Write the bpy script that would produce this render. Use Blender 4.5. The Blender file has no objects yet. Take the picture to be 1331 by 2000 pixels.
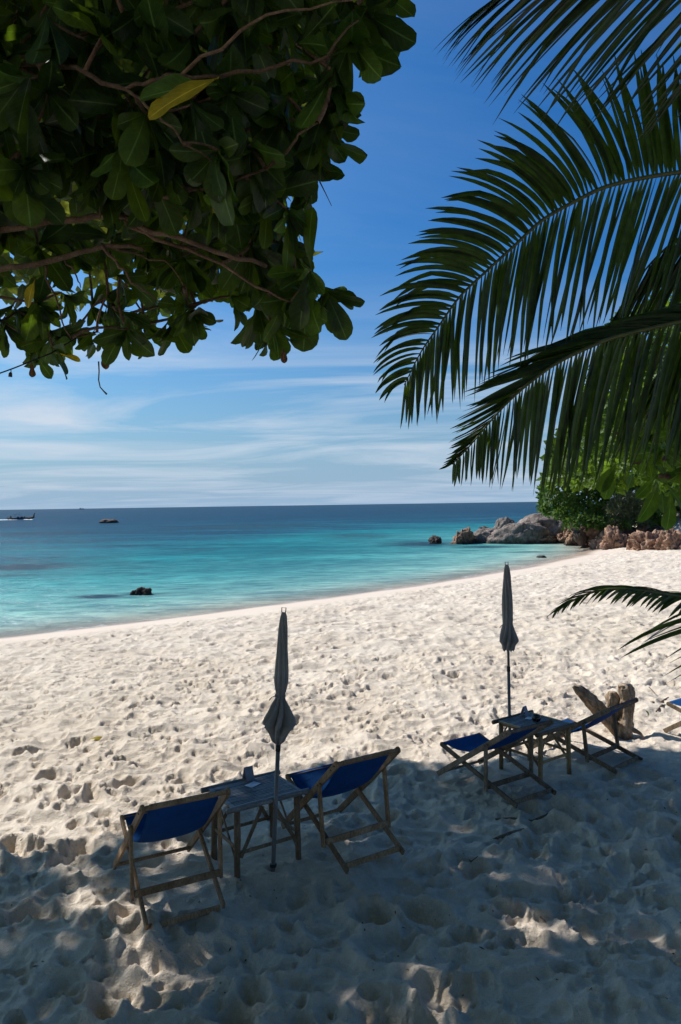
import bpy, bmesh, math, random
import numpy as np
from mathutils import Vector, Matrix, Quaternion

# ------------------------------------------------------------------ camera, sky, sun, exposure
sc = bpy.context.scene
COL = sc.collection
EYE = 3.07            # camera height over the dry sand
FPX, PIT, ROLL = 1435.0, 0.0100, 0.0150
cam_d = bpy.data.cameras.new('camera')
cam = bpy.data.objects.new('camera', cam_d)
COL.objects.link(cam)
cam_d.sensor_fit = 'VERTICAL'
cam_d.sensor_height = 36.0
cam_d.lens = FPX * 36.0 / 2000.0
cam_d.clip_start = 0.05
cam_d.clip_end = 60000
cam.matrix_world = Matrix.Translation((0, 0, EYE)) @ Matrix.Rotation(math.pi / 2 - PIT, 4, 'X') @ Matrix.Rotation(-ROLL, 4, 'Z')
sc.camera = cam

SUN_EL = math.radians(45)
SUN_AZ = math.radians(-55)          # from +Y towards -X
TOSUN = Vector((math.sin(SUN_AZ) * math.cos(SUN_EL), math.cos(SUN_AZ) * math.cos(SUN_EL), math.sin(SUN_EL)))
world = bpy.data.worlds.new('World')
sc.world = world
world.use_nodes = True
wn = world.node_tree
wn.nodes.clear()


def N(nt, typ, **kw):
    n = nt.nodes.new(typ)
    for k, v in kw.items():
        if k.startswith('i_'):
            n.inputs[k[2:].replace('_', ' ')].default_value = v
        else:
            setattr(n, k, v)
    return n


def L(nt, a, ao, b, bi):
    nt.links.new(a.outputs[ao], b.inputs[bi])


def ramp(nt, stops, interp='LINEAR'):
    r = nt.nodes.new('ShaderNodeValToRGB')
    r.color_ramp.interpolation = interp
    e = r.color_ramp.elements
    while len(e) < len(stops):
        e.new(0.5)
    for el, (p, c) in zip(e, stops):
        el.position = p
        el.color = c if len(c) == 4 else (*c, 1)
    return r


def math_node(nt, op, a=None, b=None, c=None, clamp=False):
    n = nt.nodes.new('ShaderNodeMath')
    n.operation = op
    n.use_clamp = clamp
    for i, v in enumerate((a, b, c)):
        if v is None:
            continue
        if isinstance(v, (int, float)):
            n.inputs[i].default_value = v
        else:
            nt.links.new(v, n.inputs[i])
    return n.outputs[0]


def mixc(nt, fac, a, b, blend='MIX'):
    n = nt.nodes.new('ShaderNodeMix')
    n.data_type = 'RGBA'
    n.blend_type = blend
    for s, v in ((n.inputs[0], fac), (n.inputs[6], a), (n.inputs[7], b)):
        if isinstance(v, (int, float)):
            s.default_value = v
        elif isinstance(v, tuple):
            s.default_value = v if len(v) == 4 else (*v, 1)
        else:
            nt.links.new(v, s)
    return n.outputs[2]


# sky: Nishita, with thin cirrus banks low over the sea
sky = N(wn, 'ShaderNodeTexSky', sky_type='NISHITA', sun_disc=False, sun_elevation=SUN_EL, sun_rotation=SUN_AZ,
        altitude=0.0, air_density=1.0, dust_density=2.0, ozone_density=4.5)
tc = N(wn, 'ShaderNodeTexCoord')
sep = N(wn, 'ShaderNodeSeparateXYZ')
L(wn, tc, 'Generated', sep, 0)
zc = math_node(wn, 'MAXIMUM', sep.outputs[2], 0.0)
zz = math_node(wn, 'ADD', zc, 0.07)
cu = math_node(wn, 'DIVIDE', sep.outputs[0], zz)
cv = math_node(wn, 'DIVIDE', sep.outputs[1], zz)
comb = N(wn, 'ShaderNodeCombineXYZ')
wn.links.new(math_node(wn, 'MULTIPLY', cu, 0.55), comb.inputs[0])
wn.links.new(math_node(wn, 'MULTIPLY', cv, 1.0), comb.inputs[1])
n1 = N(wn, 'ShaderNodeTexNoise', i_Scale=0.62, i_Detail=10.0, i_Roughness=0.6, i_Distortion=1.1)
L(wn, comb, 0, n1, 'Vector')
r1 = ramp(wn, [(0.43, (0, 0, 0)), (0.72, (1, 1, 1))])
L(wn, n1, 0, r1, 0)
# banks fade with height over the horizon
rh = ramp(wn, [(0.0, (.5, .5, .5)), (0.06, (.9, .9, .9)), (0.16, (.9, .9, .9)), (0.22, (.5, .5, .5)), (0.30, (.10, .10, .10))])
L(wn, sep, 2, rh, 0)
cm = math_node(wn, 'MULTIPLY', r1.outputs[0], rh.outputs[0])
hsv = N(wn, 'ShaderNodeHueSaturation', i_Saturation=1.4)
L(wn, sky, 0, hsv, 'Color')
skyc = mixc(wn, 1.0, hsv.outputs[0], (0.74, 1.35, 1.62), 'MULTIPLY')
# low sea haze: the horizon is a pale blue, never yellow
rz = ramp(wn, [(0.0, (.92, .92, .92)), (0.05, (.72, .72, .72)), (0.13, (.36, .36, .36)), (0.22, (.08, .08, .08)), (0.32, (.01, .01, .01)), (0.6, (0, 0, 0))])
L(wn, sep, 2, rz, 0)
skyh = mixc(wn, rz.outputs[0], skyc, (5.0, 7.3, 10.2))
skyf = mixc(wn, cm, skyh, (9.2, 10.4, 12.0))
bg = N(wn, 'ShaderNodeBackground')
bg.inputs[1].default_value = 0.055
wn.links.new(skyf, bg.inputs[0])
wo = N(wn, 'ShaderNodeOutputWorld')
L(wn, bg, 0, wo, 0)

sun_d = bpy.data.lights.new('sun', 'SUN')
sun_d.energy = 5.0
sun_d.angle = math.radians(0.53)
sun_d.color = (1.0, 0.96, 0.91)
sun = bpy.data.objects.new('sun', sun_d)
COL.objects.link(sun)
sun.rotation_euler = TOSUN.to_track_quat('Z', 'Y').to_euler()
sun.location = (0, 0, 30)

sc.view_settings.view_transform = 'Standard'
sc.view_settings.look = 'None'
sc.view_settings.exposure = 0.33
sc.view_settings.gamma = 1.0
sc.view_settings.use_curve_mapping = False
sc.render.engine = 'CYCLES'
sc.cycles.max_bounces = 8
sc.cycles.transparent_max_bounces = 12
sc.cycles.use_denoising = True

rng = np.random.default_rng(7)
random.seed(11)

# ------------------------------------------------------------------ camera maths (to read positions off the measured photograph)
_c, _s = math.cos(PIT), math.sin(PIT)
_cr, _sr = math.cos(ROLL), math.sin(ROLL)


def project(P):
    P = np.asarray(P, float).reshape(-1, 3) - np.array([0, 0, EYE])
    fw = P[:, 1] * _c - P[:, 2] * _s
    up = P[:, 2] * _c + P[:, 1] * _s
    u = FPX * P[:, 0] / fw
    v = -FPX * up / fw
    return np.stack([665.5 + u * _cr + v * _sr, 1000 - u * _sr + v * _cr, fw], 1)


def ray(px, py):
    a, b = px - 665.5, py - 1000.0
    u = a * _cr - b * _sr
    v = a * _sr + b * _cr
    x, fw, up = u / FPX, 1.0, -v / FPX
    return Vector((x, fw * _c + up * _s, up * _c - fw * _s))


def at_z(px, py, z):
    r = ray(px, py)
    t = (z - EYE) / r.z
    return Vector((0, 0, EYE)) + r * t


def at_d(px, py, d):
    return Vector((0, 0, EYE)) + ray(px, py) * d


# ------------------------------------------------------------------ numpy noise
def _hash(ix, iy, iz, seed):
    h = (ix * 374761393 + iy * 668265263 + iz * 2147483647 + seed * 1274126177) & 0xFFFFFFFF
    h = ((h ^ (h >> 13)) * 1274126177) & 0xFFFFFFFF
    h = (h ^ (h >> 16)) & 0xFFFFFFFF
    return h.astype(np.float64) / 4294967295.0


def vnoise(p, seed=0):
    p = np.asarray(p, float)
    i = np.floor(p).astype(np.int64)
    f = p - i
    f = f * f * f * (f * (f * 6 - 15) + 10)
    d = p.shape[1]
    if d == 2:
        z = np.zeros(len(p), np.int64)
        a = _hash(i[:, 0], i[:, 1], z, seed); b = _hash(i[:, 0] + 1, i[:, 1], z, seed)
        c = _hash(i[:, 0], i[:, 1] + 1, z, seed); e = _hash(i[:, 0] + 1, i[:, 1] + 1, z, seed)
        return ((a * (1 - f[:, 0]) + b * f[:, 0]) * (1 - f[:, 1]) + (c * (1 - f[:, 0]) + e * f[:, 0]) * f[:, 1]) * 2 - 1
    r = 0
    for k in (0, 1):
        a = _hash(i[:, 0], i[:, 1], i[:, 2] + k, seed); b = _hash(i[:, 0] + 1, i[:, 1], i[:, 2] + k, seed)
        c = _hash(i[:, 0], i[:, 1] + 1, i[:, 2] + k, seed); e = _hash(i[:, 0] + 1, i[:, 1] + 1, i[:, 2] + k, seed)
        v = (a * (1 - f[:, 0]) + b * f[:, 0]) * (1 - f[:, 1]) + (c * (1 - f[:, 0]) + e * f[:, 0]) * f[:, 1]
        r = r + v * (f[:, 2] if k else 1 - f[:, 2])
    return r * 2 - 1


def fbm(p, octaves=4, seed=0, gain=0.5):
    r, a = 0, 1.0
    p = np.asarray(p, float)
    for k in range(octaves):
        r = r + a * vnoise(p, seed + k * 17)
        p = p * 2.03 + 7.1
        a *= gain
    return r


# ------------------------------------------------------------------ object helpers
def tag(o, label=None, cat=None, group=None, kind=None):
    if label: o['label'] = label
    if cat: o['category'] = cat
    if group: o['group'] = group
    if kind: o['kind'] = kind
    return o


def empty(name, loc=(0, 0, 0), rz=0.0):
    o = bpy.data.objects.new(name, None)
    o.empty_display_size = 0.1
    COL.objects.link(o)
    o.location = loc
    o.rotation_euler = (0, 0, rz)
    return o


def link(name, me, mat, parent=None, smooth=False):
    o = bpy.data.objects.new(name, me)
    COL.objects.link(o)
    if mat is not None and not me.materials:
        me.materials.append(mat)
    if parent is not None:
        o.parent = parent
    if smooth:
        me.polygons.foreach_set('use_smooth', [True] * len(me.polygons))
    return o


def np_mesh(name, V, F, attrs=None, uv=None):
    """V (n,3), F (m,4) or (m,3) numpy -> mesh, quickly."""
    me = bpy.data.meshes.new(name)
    V = np.asarray(V, np.float32)
    F = np.asarray(F, np.int32)
    k = F.shape[1]
    me.vertices.add(len(V))
    me.vertices.foreach_set('co', V.ravel())
    me.loops.add(F.size)
    me.loops.foreach_set('vertex_index', F.ravel())
    me.polygons.add(len(F))
    me.polygons.foreach_set('loop_start', np.arange(0, F.size, k, dtype=np.int32))
    me.update(calc_edges=True)
    for n, a in (attrs or {}).items():
        at = me.attributes.new(n, 'FLOAT', 'POINT')
        at.data.foreach_set('value', np.asarray(a, np.float32).ravel())
    if uv is not None:
        l = me.uv_layers.new(name='UVMap')
        l.data.foreach_set('uv', np.asarray(uv, np.float32)[F.ravel()].ravel())
    return me


class MB:
    def __init__(s):
        s.v, s.f = [], []

    def add(s, V, F):
        o = len(s.v)
        s.v += [tuple(x) for x in V]
        s.f += [tuple(i + o for i in f) for f in F]
        return s

    def plate(s, p0, p1, wdir, width, thick, round0=0.0, round1=0.0):
        """board from p0 to p1, 'width' across wdir, 'thick' across the other way, chamfered; ends may be rounded."""
        p0, p1 = Vector(p0), Vector(p1)
        d = (p1 - p0).normalized()
        w = (Vector(wdir) - d * Vector(wdir).dot(d)).normalized()
        t = d.cross(w)
        Lh = (p1 - p0).length
        hw = width / 2
        out = []
        def end(cx, sgn, rr):
            if rr:
                return [(cx - sgn * hw * rr + sgn * hw * rr * math.sin(a), hw * math.cos(a)) for a in [math.pi * i / 8 for i in range(9)]]
            c = min(width, thick) * 0.15
            return [(cx - sgn * c, hw), (cx, hw - c), (cx, -hw + c), (cx - sgn * c, -hw)]
        out = end(Lh, 1, round1) + end(0, -1, round0)[::-1]
        n = len(out)
        c = min(width, thick) * 0.12
        rings = []
        cx = Lh / 2
        for (tt, ins) in ((-thick / 2, c), (-thick / 2 + c, 0), (thick / 2 - c, 0), (thick / 2, c)):
            rings.append([p0 + d * (x - (c if x > cx else -c) * (ins > 0)) + w * (y - math.copysign(ins, y) * (abs(y) > ins)) + t * tt for x, y in out])
        V = [v for r in rings for v in r]
        F = []
        for k in range(3):
            for i in range(n):
                j = (i + 1) % n
                F.append((k * n + i, k * n + j, (k + 1) * n + j, (k + 1) * n + i))
        F.append(tuple(range(n))[::-1])
        F.append(tuple(3 * n + i for i in range(n)))
        return s.add(V, F)

    def tube(s, pts, radii, n=8, caps=True):
        pts = [Vector(p) for p in pts]
        if isinstance(radii, (int, float)):
            radii = [radii] * len(pts)
        V, F = [], []
        up = None
        for i, p in enumerate(pts):
            d = (pts[min(i + 1, len(pts) - 1)] - pts[max(i - 1, 0)])
            if d.length < 1e-9:
                d = Vector((0, 0, 1))
            d.normalize()
            if up is None:
                up = Vector((0, 0, 1)) if abs(d.z) < 0.9 else Vector((1, 0, 0))
            a = (up - d * up.dot(d)).normalized()
            b = d.cross(a)
            up = a
            for k in range(n):
                an = 2 * math.pi * k / n
                V.append(p + (a * math.cos(an) + b * math.sin(an)) * radii[i])
        for i in range(len(pts) - 1):
            for k in range(n):
                j = (k + 1) % n
                F.append((i * n + k, i * n + j, (i + 1) * n + j, (i + 1) * n + k))
        if caps:
            F.append(tuple(range(n))[::-1])
            F.append(tuple((len(pts) - 1) * n + i for i in range(n)))
        return s.add(V, F)

    def mesh(s, name):
        me = bpy.data.meshes.new(name)
        me.from_pydata(s.v, [], s.f)
        me.update()
        return me

    def build(s, name, mat, parent=None, smooth=False):
        return link(name, s.mesh(name), mat, parent, smooth)


def new_mat(name):
    m = bpy.data.materials.new(name)
    m.use_nodes = True
    nt = m.node_tree
    return m, nt, nt.nodes['Principled BSDF']


def bump(nt, p, h, strength, dist=0.01):
    b = nt.nodes.new('ShaderNodeBump')
    b.inputs['Strength'].default_value = strength
    b.inputs['Distance'].default_value = dist
    nt.links.new(h, b.inputs['Height'])
    nt.links.new(b.outputs[0], p.inputs['Normal'])
    return b


# ------------------------------------------------------------------ materials
def mat_wood(name, ca, cb, cc, scale=(3, 3, 3), rough=0.75, axis_stretch=14):
    m, nt, p = new_mat(name)
    t = N(nt, 'ShaderNodeTexCoord')
    oi = N(nt, 'ShaderNodeObjectInfo')
    n0 = N(nt, 'ShaderNodeTexNoise', i_Scale=7.0, i_Detail=5.0, i_Roughness=0.65, i_Distortion=0.6)
    mp = N(nt, 'ShaderNodeMapping')
    mp.inputs['Scale'].default_value = scale
    L(nt, t, 'Object', mp, 0)
    L(nt, mp, 0, n0, 'Vector')
    n2 = N(nt, 'ShaderNodeTexNoise', i_Scale=70.0, i_Detail=3.0)
    L(nt, mp, 0, n2, 'Vector')
    r = ramp(nt, [(0.28, ca), (0.5, cb), (0.72, cc)])
    L(nt, n0, 0, r, 0)
    r2 = ramp(nt, [(0.35, (.55, .55, .55)), (0.65, (1.15, 1.15, 1.15))])
    L(nt, n2, 0, r2, 0)
    c = mixc(nt, 0.8, r.outputs[0], r2.outputs[0], 'MULTIPLY')
    v = math_node(nt, 'MULTIPLY_ADD', oi.outputs['Random'], 0.5, 0.72)
    cmb = N(nt, 'ShaderNodeCombineColor')
    for i in range(3):
        nt.links.new(v, cmb.inputs[i])
    c = mixc(nt, 1.0, c, cmb.outputs[0], 'MULTIPLY')
    nt.links.new(c, p.inputs['Base Color'])
    p.inputs['Roughness'].default_value = rough
    p.inputs['Specular IOR Level'].default_value = 0.25
    bump(nt, p, n2.outputs[0], 0.5, 0.002)
    return m


M = {}
M['wood'] = mat_wood('warm_wood', (.16, .095, .05), (.30, .19, .105), (.42, .29, .18), (1.2, 1.2, .5))
M['grey_wood'] = mat_wood('weathered_wood', (.10, .07, .048), (.21, .15, .10), (.33, .25, .18), (1.2, 1.2, .5))
M['bamboo_top'] = mat_wood('weathered_bamboo', (.10, .105, .11), (.20, .205, .215), (.34, .34, .35), (.5, 3, 3), 0.5)
M['bamboo_leg'] = mat_wood('brown_bamboo', (.10, .07, .045), (.20, .14, .085), (.30, .215, .13), (3, 3, .6), 0.55)
M['bamboo_gold'] = mat_wood('yellow_bamboo', (.20, .13, .06), (.36, .24, .12), (.48, .34, .19), (3, 3, .6), 0.5)
M['driftwood'] = mat_wood('driftwood', (.07, .045, .03), (.34, .25, .17), (.60, .50, .39), (1.5, 1.5, .55), 0.85)
M['bark'] = mat_wood('bark', (.08, .045, .03), (.17, .10, .065), (.26, .17, .11), (1.5, 1.5, 1.5), 0.85)
M['twig'] = mat_wood('dry_twig', (.09, .065, .045), (.17, .13, .09), (.27, .21, .15), (1, 1, 1), 0.9)


def mat_simple(name, col, rough=0.6, spec=0.3, metal=0.0):
    m, nt, p = new_mat(name)
    n0 = N(nt, 'ShaderNodeTexNoise', i_Scale=14.0, i_Detail=4.0)
    t = N(nt, 'ShaderNodeTexCoord')
    L(nt, t, 'Object', n0, 'Vector')
    r = ramp(nt, [(0.3, tuple(c * 0.75 for c in col)), (0.7, tuple(min(1, c * 1.2) for c in col))])
    L(nt, n0, 0, r, 0)
    L(nt, r, 0, p, 'Base Color')
    p.inputs['Roughness'].default_value = rough
    p.inputs['Specular IOR Level'].default_value = spec
    p.inputs['Metallic'].default_value = metal
    return m


M['bolt'] = mat_simple('dark_steel', (.05, .045, .04), 0.5, 0.5, 0.6)
M['pole'] = mat_simple('grey_metal', (.15, .15, .15), 0.5, 0.4, 0.0)
M['plastic'] = mat_simple('dark_plastic', (.03, .03, .032), 0.4)
M['paper'] = mat_simple('card_paper', (.62, .66, .74), 0.8)
M['card_dark'] = mat_simple('card_back', (.26, .28, .33), 0.6)
M['ceramic'] = mat_simple('black_glaze', (.012, .011, .011), 0.2, 0.6)
M['cable'] = mat_simple('black_cable', (.015, .016, .018), 0.6)
M['hull'] = mat_simple('dark_hull', (.025, .022, .022), 0.6)
M['prow'] = mat_simple('pale_prow', (.30, .26, .24), 0.6)
M['boat_cloth'] = mat_simple('boat_cloth', (.03, .035, .05), 0.8)
M['ship'] = mat_simple('far_ship', (.12, .20, .30), 0.8)
M['foam'] = mat_simple('foam', (.75, .8, .82), 0.9)
M['soil'] = mat_simple('leaf_litter_soil', (.10, .075, .05), 0.95)


def mat_cloth(name, col, tcol, tf, weave=900.0, rough=0.85):
    m, nt, p = new_mat(name)
    t = N(nt, 'ShaderNodeTexCoord')
    n0 = N(nt, 'ShaderNodeTexNoise', i_Scale=5.0, i_Detail=6.0, i_Roughness=0.7)
    L(nt, t, 'Object', n0, 'Vector')
    r = ramp(nt, [(0.3, tuple(c * 0.72 for c in col)), (0.7, tuple(c * 1.2 for c in col))])
    L(nt, n0, 0, r, 0)
    L(nt, r, 0, p, 'Base Color')
    p.inputs['Roughness'].default_value = rough
    p.inputs['Specular IOR Level'].default_value = 0.15
    n2 = N(nt, 'ShaderNodeTexNoise', i_Scale=weave, i_Detail=2.0)
    L(nt, t, 'Object', n2, 'Vector')
    n4 = N(nt, 'ShaderNodeTexNoise', i_Scale=9.0, i_Detail=4.0, i_Distortion=1.2)
    L(nt, t, 'Object', n4, 'Vector')
    b = bump(nt, p, math_node(nt, 'ADD', math_node(nt, 'MULTIPLY', n2.outputs[0], .04), n4.outputs[0]), 0.6, 0.02)
    tr = N(nt, 'ShaderNodeBsdfTranslucent')
    tr.inputs[0].default_value = (*tcol, 1)
    mx = N(nt, 'ShaderNodeMixShader')
    mx.inputs[0].default_value = tf
    L(nt, p, 0, mx, 1)
    L(nt, tr, 0, mx, 2)
    out = [n for n in nt.nodes if n.type == 'OUTPUT_MATERIAL'][0]
    L(nt, mx, 0, out, 0)
    return m


M['canvas'] = mat_cloth('blue_canvas', (.011, .085, .26), (.005, .15, .44), 0.30)
M['umbrella'] = mat_cloth('charcoal_cloth', (.32, .31, .30), (.28, .28, .28), 0.18)


def mat_leaf(name, col, col2, tcol, tf, rough=0.46, veins=True, spec=0.35, per='obj'):
    """leaf skin: own colour varies leaf by leaf, midrib and side veins are paler lines; UV x runs across, y along."""
    m, nt, p = new_mat(name)
    uv = N(nt, 'ShaderNodeUVMap')
    sp = N(nt, 'ShaderNodeSeparateXYZ')
    L(nt, uv, 0, sp, 0)
    at = N(nt, 'ShaderNodeAttribute', attribute_name='rnd')
    oi = N(nt, 'ShaderNodeObjectInfo')
    rnd = math_node(nt, 'FRACT', math_node(nt, 'ADD', at.outputs['Fac'], oi.outputs['Random']))
    c = mixc(nt, rnd, col, col2)
    tcn = N(nt, 'ShaderNodeTexCoord')
    nz = N(nt, 'ShaderNodeTexNoise', i_Scale=18.0, i_Detail=4.0)
    L(nt, tcn, 'Object', nz, 'Vector')
    rr = ramp(nt, [(0.35, (.7, .7, .7)), (0.7, (1.25, 1.25, 1.15))])
    L(nt, nz, 0, rr, 0)
    c = mixc(nt, 1.0, c, rr.outputs[0], 'MULTIPLY')
    tcl = mixc(nt, 1.0, tcol, rr.outputs[0], 'MULTIPLY')
    if veins:
        ax = math_node(nt, 'ABSOLUTE', math_node(nt, 'SUBTRACT', sp.outputs[0], 0.5))
        mid = math_node(nt, 'LESS_THAN', ax, 0.028)
        ph = math_node(nt, 'ADD', math_node(nt, 'MULTIPLY', sp.outputs[1], 9.0), math_node(nt, 'MULTIPLY', ax, -4.5))
        sv = math_node(nt, 'GREATER_THAN', math_node(nt, 'ABSOLUTE', math_node(nt, 'SUBTRACT', math_node(nt, 'FRACT', ph), 0.5)), 0.46)
        v = math_node(nt, 'MAXIMUM', mid, math_node(nt, 'MULTIPLY', sv, 0.35))
        c = mixc(nt, v, c, tuple(min(1, q * 2.6 + .03) for q in col2))
    nt.links.new(c, p.inputs['Base Color'])
    p.inputs['Roughness'].default_value = rough
    p.inputs['Specular IOR Level'].default_value = spec
    tr = N(nt, 'ShaderNodeBsdfTranslucent')
    nt.links.new(tcl, tr.inputs[0])
    mx = N(nt, 'ShaderNodeMixShader')
    mx.inputs[0].default_value = tf
    L(nt, p, 0, mx, 1)
    L(nt, tr, 0, mx, 2)
    out = [n for n in nt.nodes if n.type == 'OUTPUT_MATERIAL'][0]
    L(nt, mx, 0, out, 0)
    bump(nt, p, nz.outputs[0], 0.25, 0.01)
    return m


M['leaf'] = mat_leaf('almond_leaf', (.010, .025, .006), (.040, .075, .014), (.13, .22, .012), 0.36)
M['crown_leaf'] = mat_leaf('crown_leaf', (.03, .06, .012), (.06, .10, .02), (.34, .40, .06), 0.55, rough=.5, spec=.3, veins=False)
M['leaf_light'] = mat_leaf('pale_lit_leaf', (.035, .08, .014), (.065, .12, .02), (.16, .28, .02), 0.36)  # paler green with the brightness of sunlit leaves put into the colour
M['leaf_yellow'] = mat_leaf('yellow_leaf', (.26, .22, .02), (.36, .27, .025), (.60, .46, .02), 0.45)
M['leaf_brown'] = mat_leaf('brown_leaf', (.11, .05, .02), (.17, .075, .03), (.2, .08, .02), 0.2)
M['leaf_right'] = mat_leaf('lit_leaf', (.022, .055, .009), (.065, .12, .018), (.17, .29, .02), 0.40, rough=0.5, spec=.2)
M['bush'] = mat_leaf('bush_leaf', (.032, .07, .014), (.09, .155, .028), (.14, .24, .025), 0.30, veins=False, rough=.6, spec=.15)
M['palm'] = mat_leaf('palm_leaf', (.016, .034, .009), (.03, .055, .013), (.09, .16, .012), 0.26, rough=0.34, veins=False)
M['rachis'] = mat_simple('palm_rachis', (.09, .10, .03), 0.5)
M['dry_bush'] = mat_leaf('dry_scrub', (.07, .09, .03), (.15, .16, .07), (.15, .17, .05), 0.25, veins=False)

# ------------------------------------------------------------------ beach profile
SEA = -0.90
SHORE = np.array([(-400, -170), (-90, -38), (-40, 4), (-22, 15.2), (-15, 19.8), (-10.5, 22.7), (-6.1, 26.2), (-0.1, 31.8), (5.3, 37.4), (10.1, 43.3),
                  (15.5, 51.3), (19.0, 57.5), (21.0, 63), (22.5, 72), (26, 84), (40, 100), (80, 130), (400, 300)], float)


def shore_dist(x, y):
    """signed distance to the waterline, positive at sea."""
    best = np.full(x.shape, 1e9)
    sgn = np.ones(x.shape)
    for a, b in zip(SHORE[:-1], SHORE[1:]):
        d = b - a
        t = np.clip(((x - a[0]) * d[0] + (y - a[1]) * d[1]) / (d @ d), 0, 1)
        qx, qy = a[0] + t * d[0], a[1] + t * d[1]
        r = np.hypot(x - qx, y - qy)
        s = np.sign(d[0] * (y - a[1]) - d[1] * (x - a[0]))
        m = r < best
        best = np.where(m, r, best)
        sgn = np.where(m, s, sgn)
    return best * sgn


def profile(x, y):
    sd = shore_dist(x, y)
    s = -sd
    z = np.where(s > 0, SEA + 0.9 * (1 - np.exp(-np.maximum(s, 0) / 5.2)), SEA - 0.055 * np.maximum(-s, 0))
    z = np.maximum(z, -4)
    # slow undulation of the dry beach
    und = fbm(np.stack([x * .22, y * .22], -1).reshape(-1, 2), 2, 5).reshape(x.shape)
    z = z + 0.05 * und * np.clip((s - 4) / 5, 0, 1)
    # the rocky bank rises on the right
    bank = np.clip((x - 20 + (y - 48) * 0.05) / 10, 0, 1) * np.clip((y - 48) / 8, 0, 1)
    z = z + bank * 2.5 * np.clip((s - 3) / 6, 0, 1)
    return z, sd


def raster(x0, x1, y0, y1, res, nst, seed, lo=.15, hi=.33, dmin=.014, dmax=.05, chop=1.0):
    r = np.random.default_rng(seed)
    nx, ny = int((x1 - x0) / res), int((y1 - y0) / res)
    gx, gy = np.meshgrid(x0 + np.arange(nx) * res, y0 + np.arange(ny) * res)
    P = np.stack([gx.ravel(), gy.ravel()], 1)
    H = 0.040 * vnoise(P * 1.1, seed) + 0.040 * vnoise(P * 2.6 + 3, seed + 1)
    H = H + chop * (0.030 * (1 - np.abs(vnoise(P * np.array([3.4, 4.6]) + 1.3, seed + 7)) * 2))
    H = H.reshape(ny, nx)
    pg = np.clip(.5 + .9 * vnoise(np.stack(np.meshgrid(np.arange(80) * .55, np.arange(80) * .55), -1).reshape(-1, 2) + 11, seed + 31), 0, 1).reshape(80, 80)
    def PT(cx, cy):
        return pg[int((cy - y0) / (y1 - y0) * 79), int((cx - x0) / (x1 - x0) * 79)]
    for _ in range(nst):
        cx, cy = r.uniform(x0, x1), r.uniform(y0, y1)
        a = r.uniform(lo, hi) / 2
        b = a * r.uniform(.42, .8)
        if r.random() < .15:
            a *= 1.5; b *= 1.4
        th = r.normal(2.2, .9)
        dep = r.uniform(dmin, dmax) * (.55 + .75 * PT(cx, cy))
        R = a * 1.5
        i0, i1 = int((cx - R - x0) / res), int((cx + R - x0) / res) + 2
        j0, j1 = int((cy - R - y0) / res), int((cy + R - y0) / res) + 2
        i0, j0, i1, j1 = max(i0, 0), max(j0, 0), min(i1, nx), min(j1, ny)
        if i1 - i0 < 2 or j1 - j0 < 2:
            continue
        X, Y = gx[j0:j1, i0:i1] - cx, gy[j0:j1, i0:i1] - cy
        u = (X * math.cos(th) + Y * math.sin(th)) / a
        v = (-X * math.sin(th) + Y * math.cos(th)) / b
        v = v * (1 + .25 * u)
        r2 = u * u + v * v
        h = H[j0:j1, i0:i1]
        hc = h[h.shape[0] // 2, h.shape[1] // 2]
        pit = hc + dep * .25 - dep * (1 - r2) ** 1.0
        h2 = np.where(r2 < 1.25, np.minimum(h, pit), h)
        rr = np.sqrt(r2)
        h2 = h2 + dep * .22 * np.exp(-((rr - 1.12) / .2) ** 2)
        H[j0:j1, i0:i1] = h2
    P2 = P
    H = H + (0.008 * vnoise(P2 * 9, seed + 3) + 0.0035 * vnoise(P2 * 23, seed + 4)).reshape(ny, nx)
    return (x0, y0, res, H)


def sample(ras, x, y):
    x0, y0, res, H = ras
    fx = np.clip((x - x0) / res, 0, H.shape[1] - 1.001)
    fy = np.clip((y - y0) / res, 0, H.shape[0] - 1.001)
    i, j = fx.astype(int), fy.astype(int)
    a, b = fx - i, fy - j
    return (H[j, i] * (1 - a) + H[j, i + 1] * a) * (1 - b) + (H[j + 1, i] * (1 - a) + H[j + 1, i + 1] * a) * b


R_NEAR = raster(-8, 8, 1.5, 16, .0105, 7500, 21, .08, .26, .018, .062)
# deeper, wider hollows where people walk and sit in the shade
def hollows(ras, n, seed, box):
    r = np.random.default_rng(seed)
    x0, y0, res, H = ras
    ny, nx = H.shape
    for _ in range(n):
        cx, cy = r.uniform(box[0], box[1]), r.uniform(box[2], box[3])
        a = r.uniform(.13, .26); b = a * r.uniform(.5, .9); th = r.uniform(0, 3.14); dep = r.uniform(.03, .085)
        R = a * 2
        i0, i1 = max(int((cx - R - x0) / res), 0), min(int((cx + R - x0) / res), nx)
        j0, j1 = max(int((cy - R - y0) / res), 0), min(int((cy + R - y0) / res), ny)
        X, Y = np.meshgrid(x0 + np.arange(i0, i1) * res - cx, y0 + np.arange(j0, j1) * res - cy)
        u = (X * math.cos(th) + Y * math.sin(th)) / a; v = (-X * math.sin(th) + Y * math.cos(th)) / b
        rr_ = np.sqrt(u * u + v * v)
        H[j0:j1, i0:i1] += -dep * np.clip(1 - rr_ ** 2, 0, 1) ** .8 + dep * .35 * np.exp(-((rr_ - 1.15) / .22) ** 2)


hollows(R_NEAR, 330, 8, (-5, 6, 2.5, 8.6))


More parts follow.
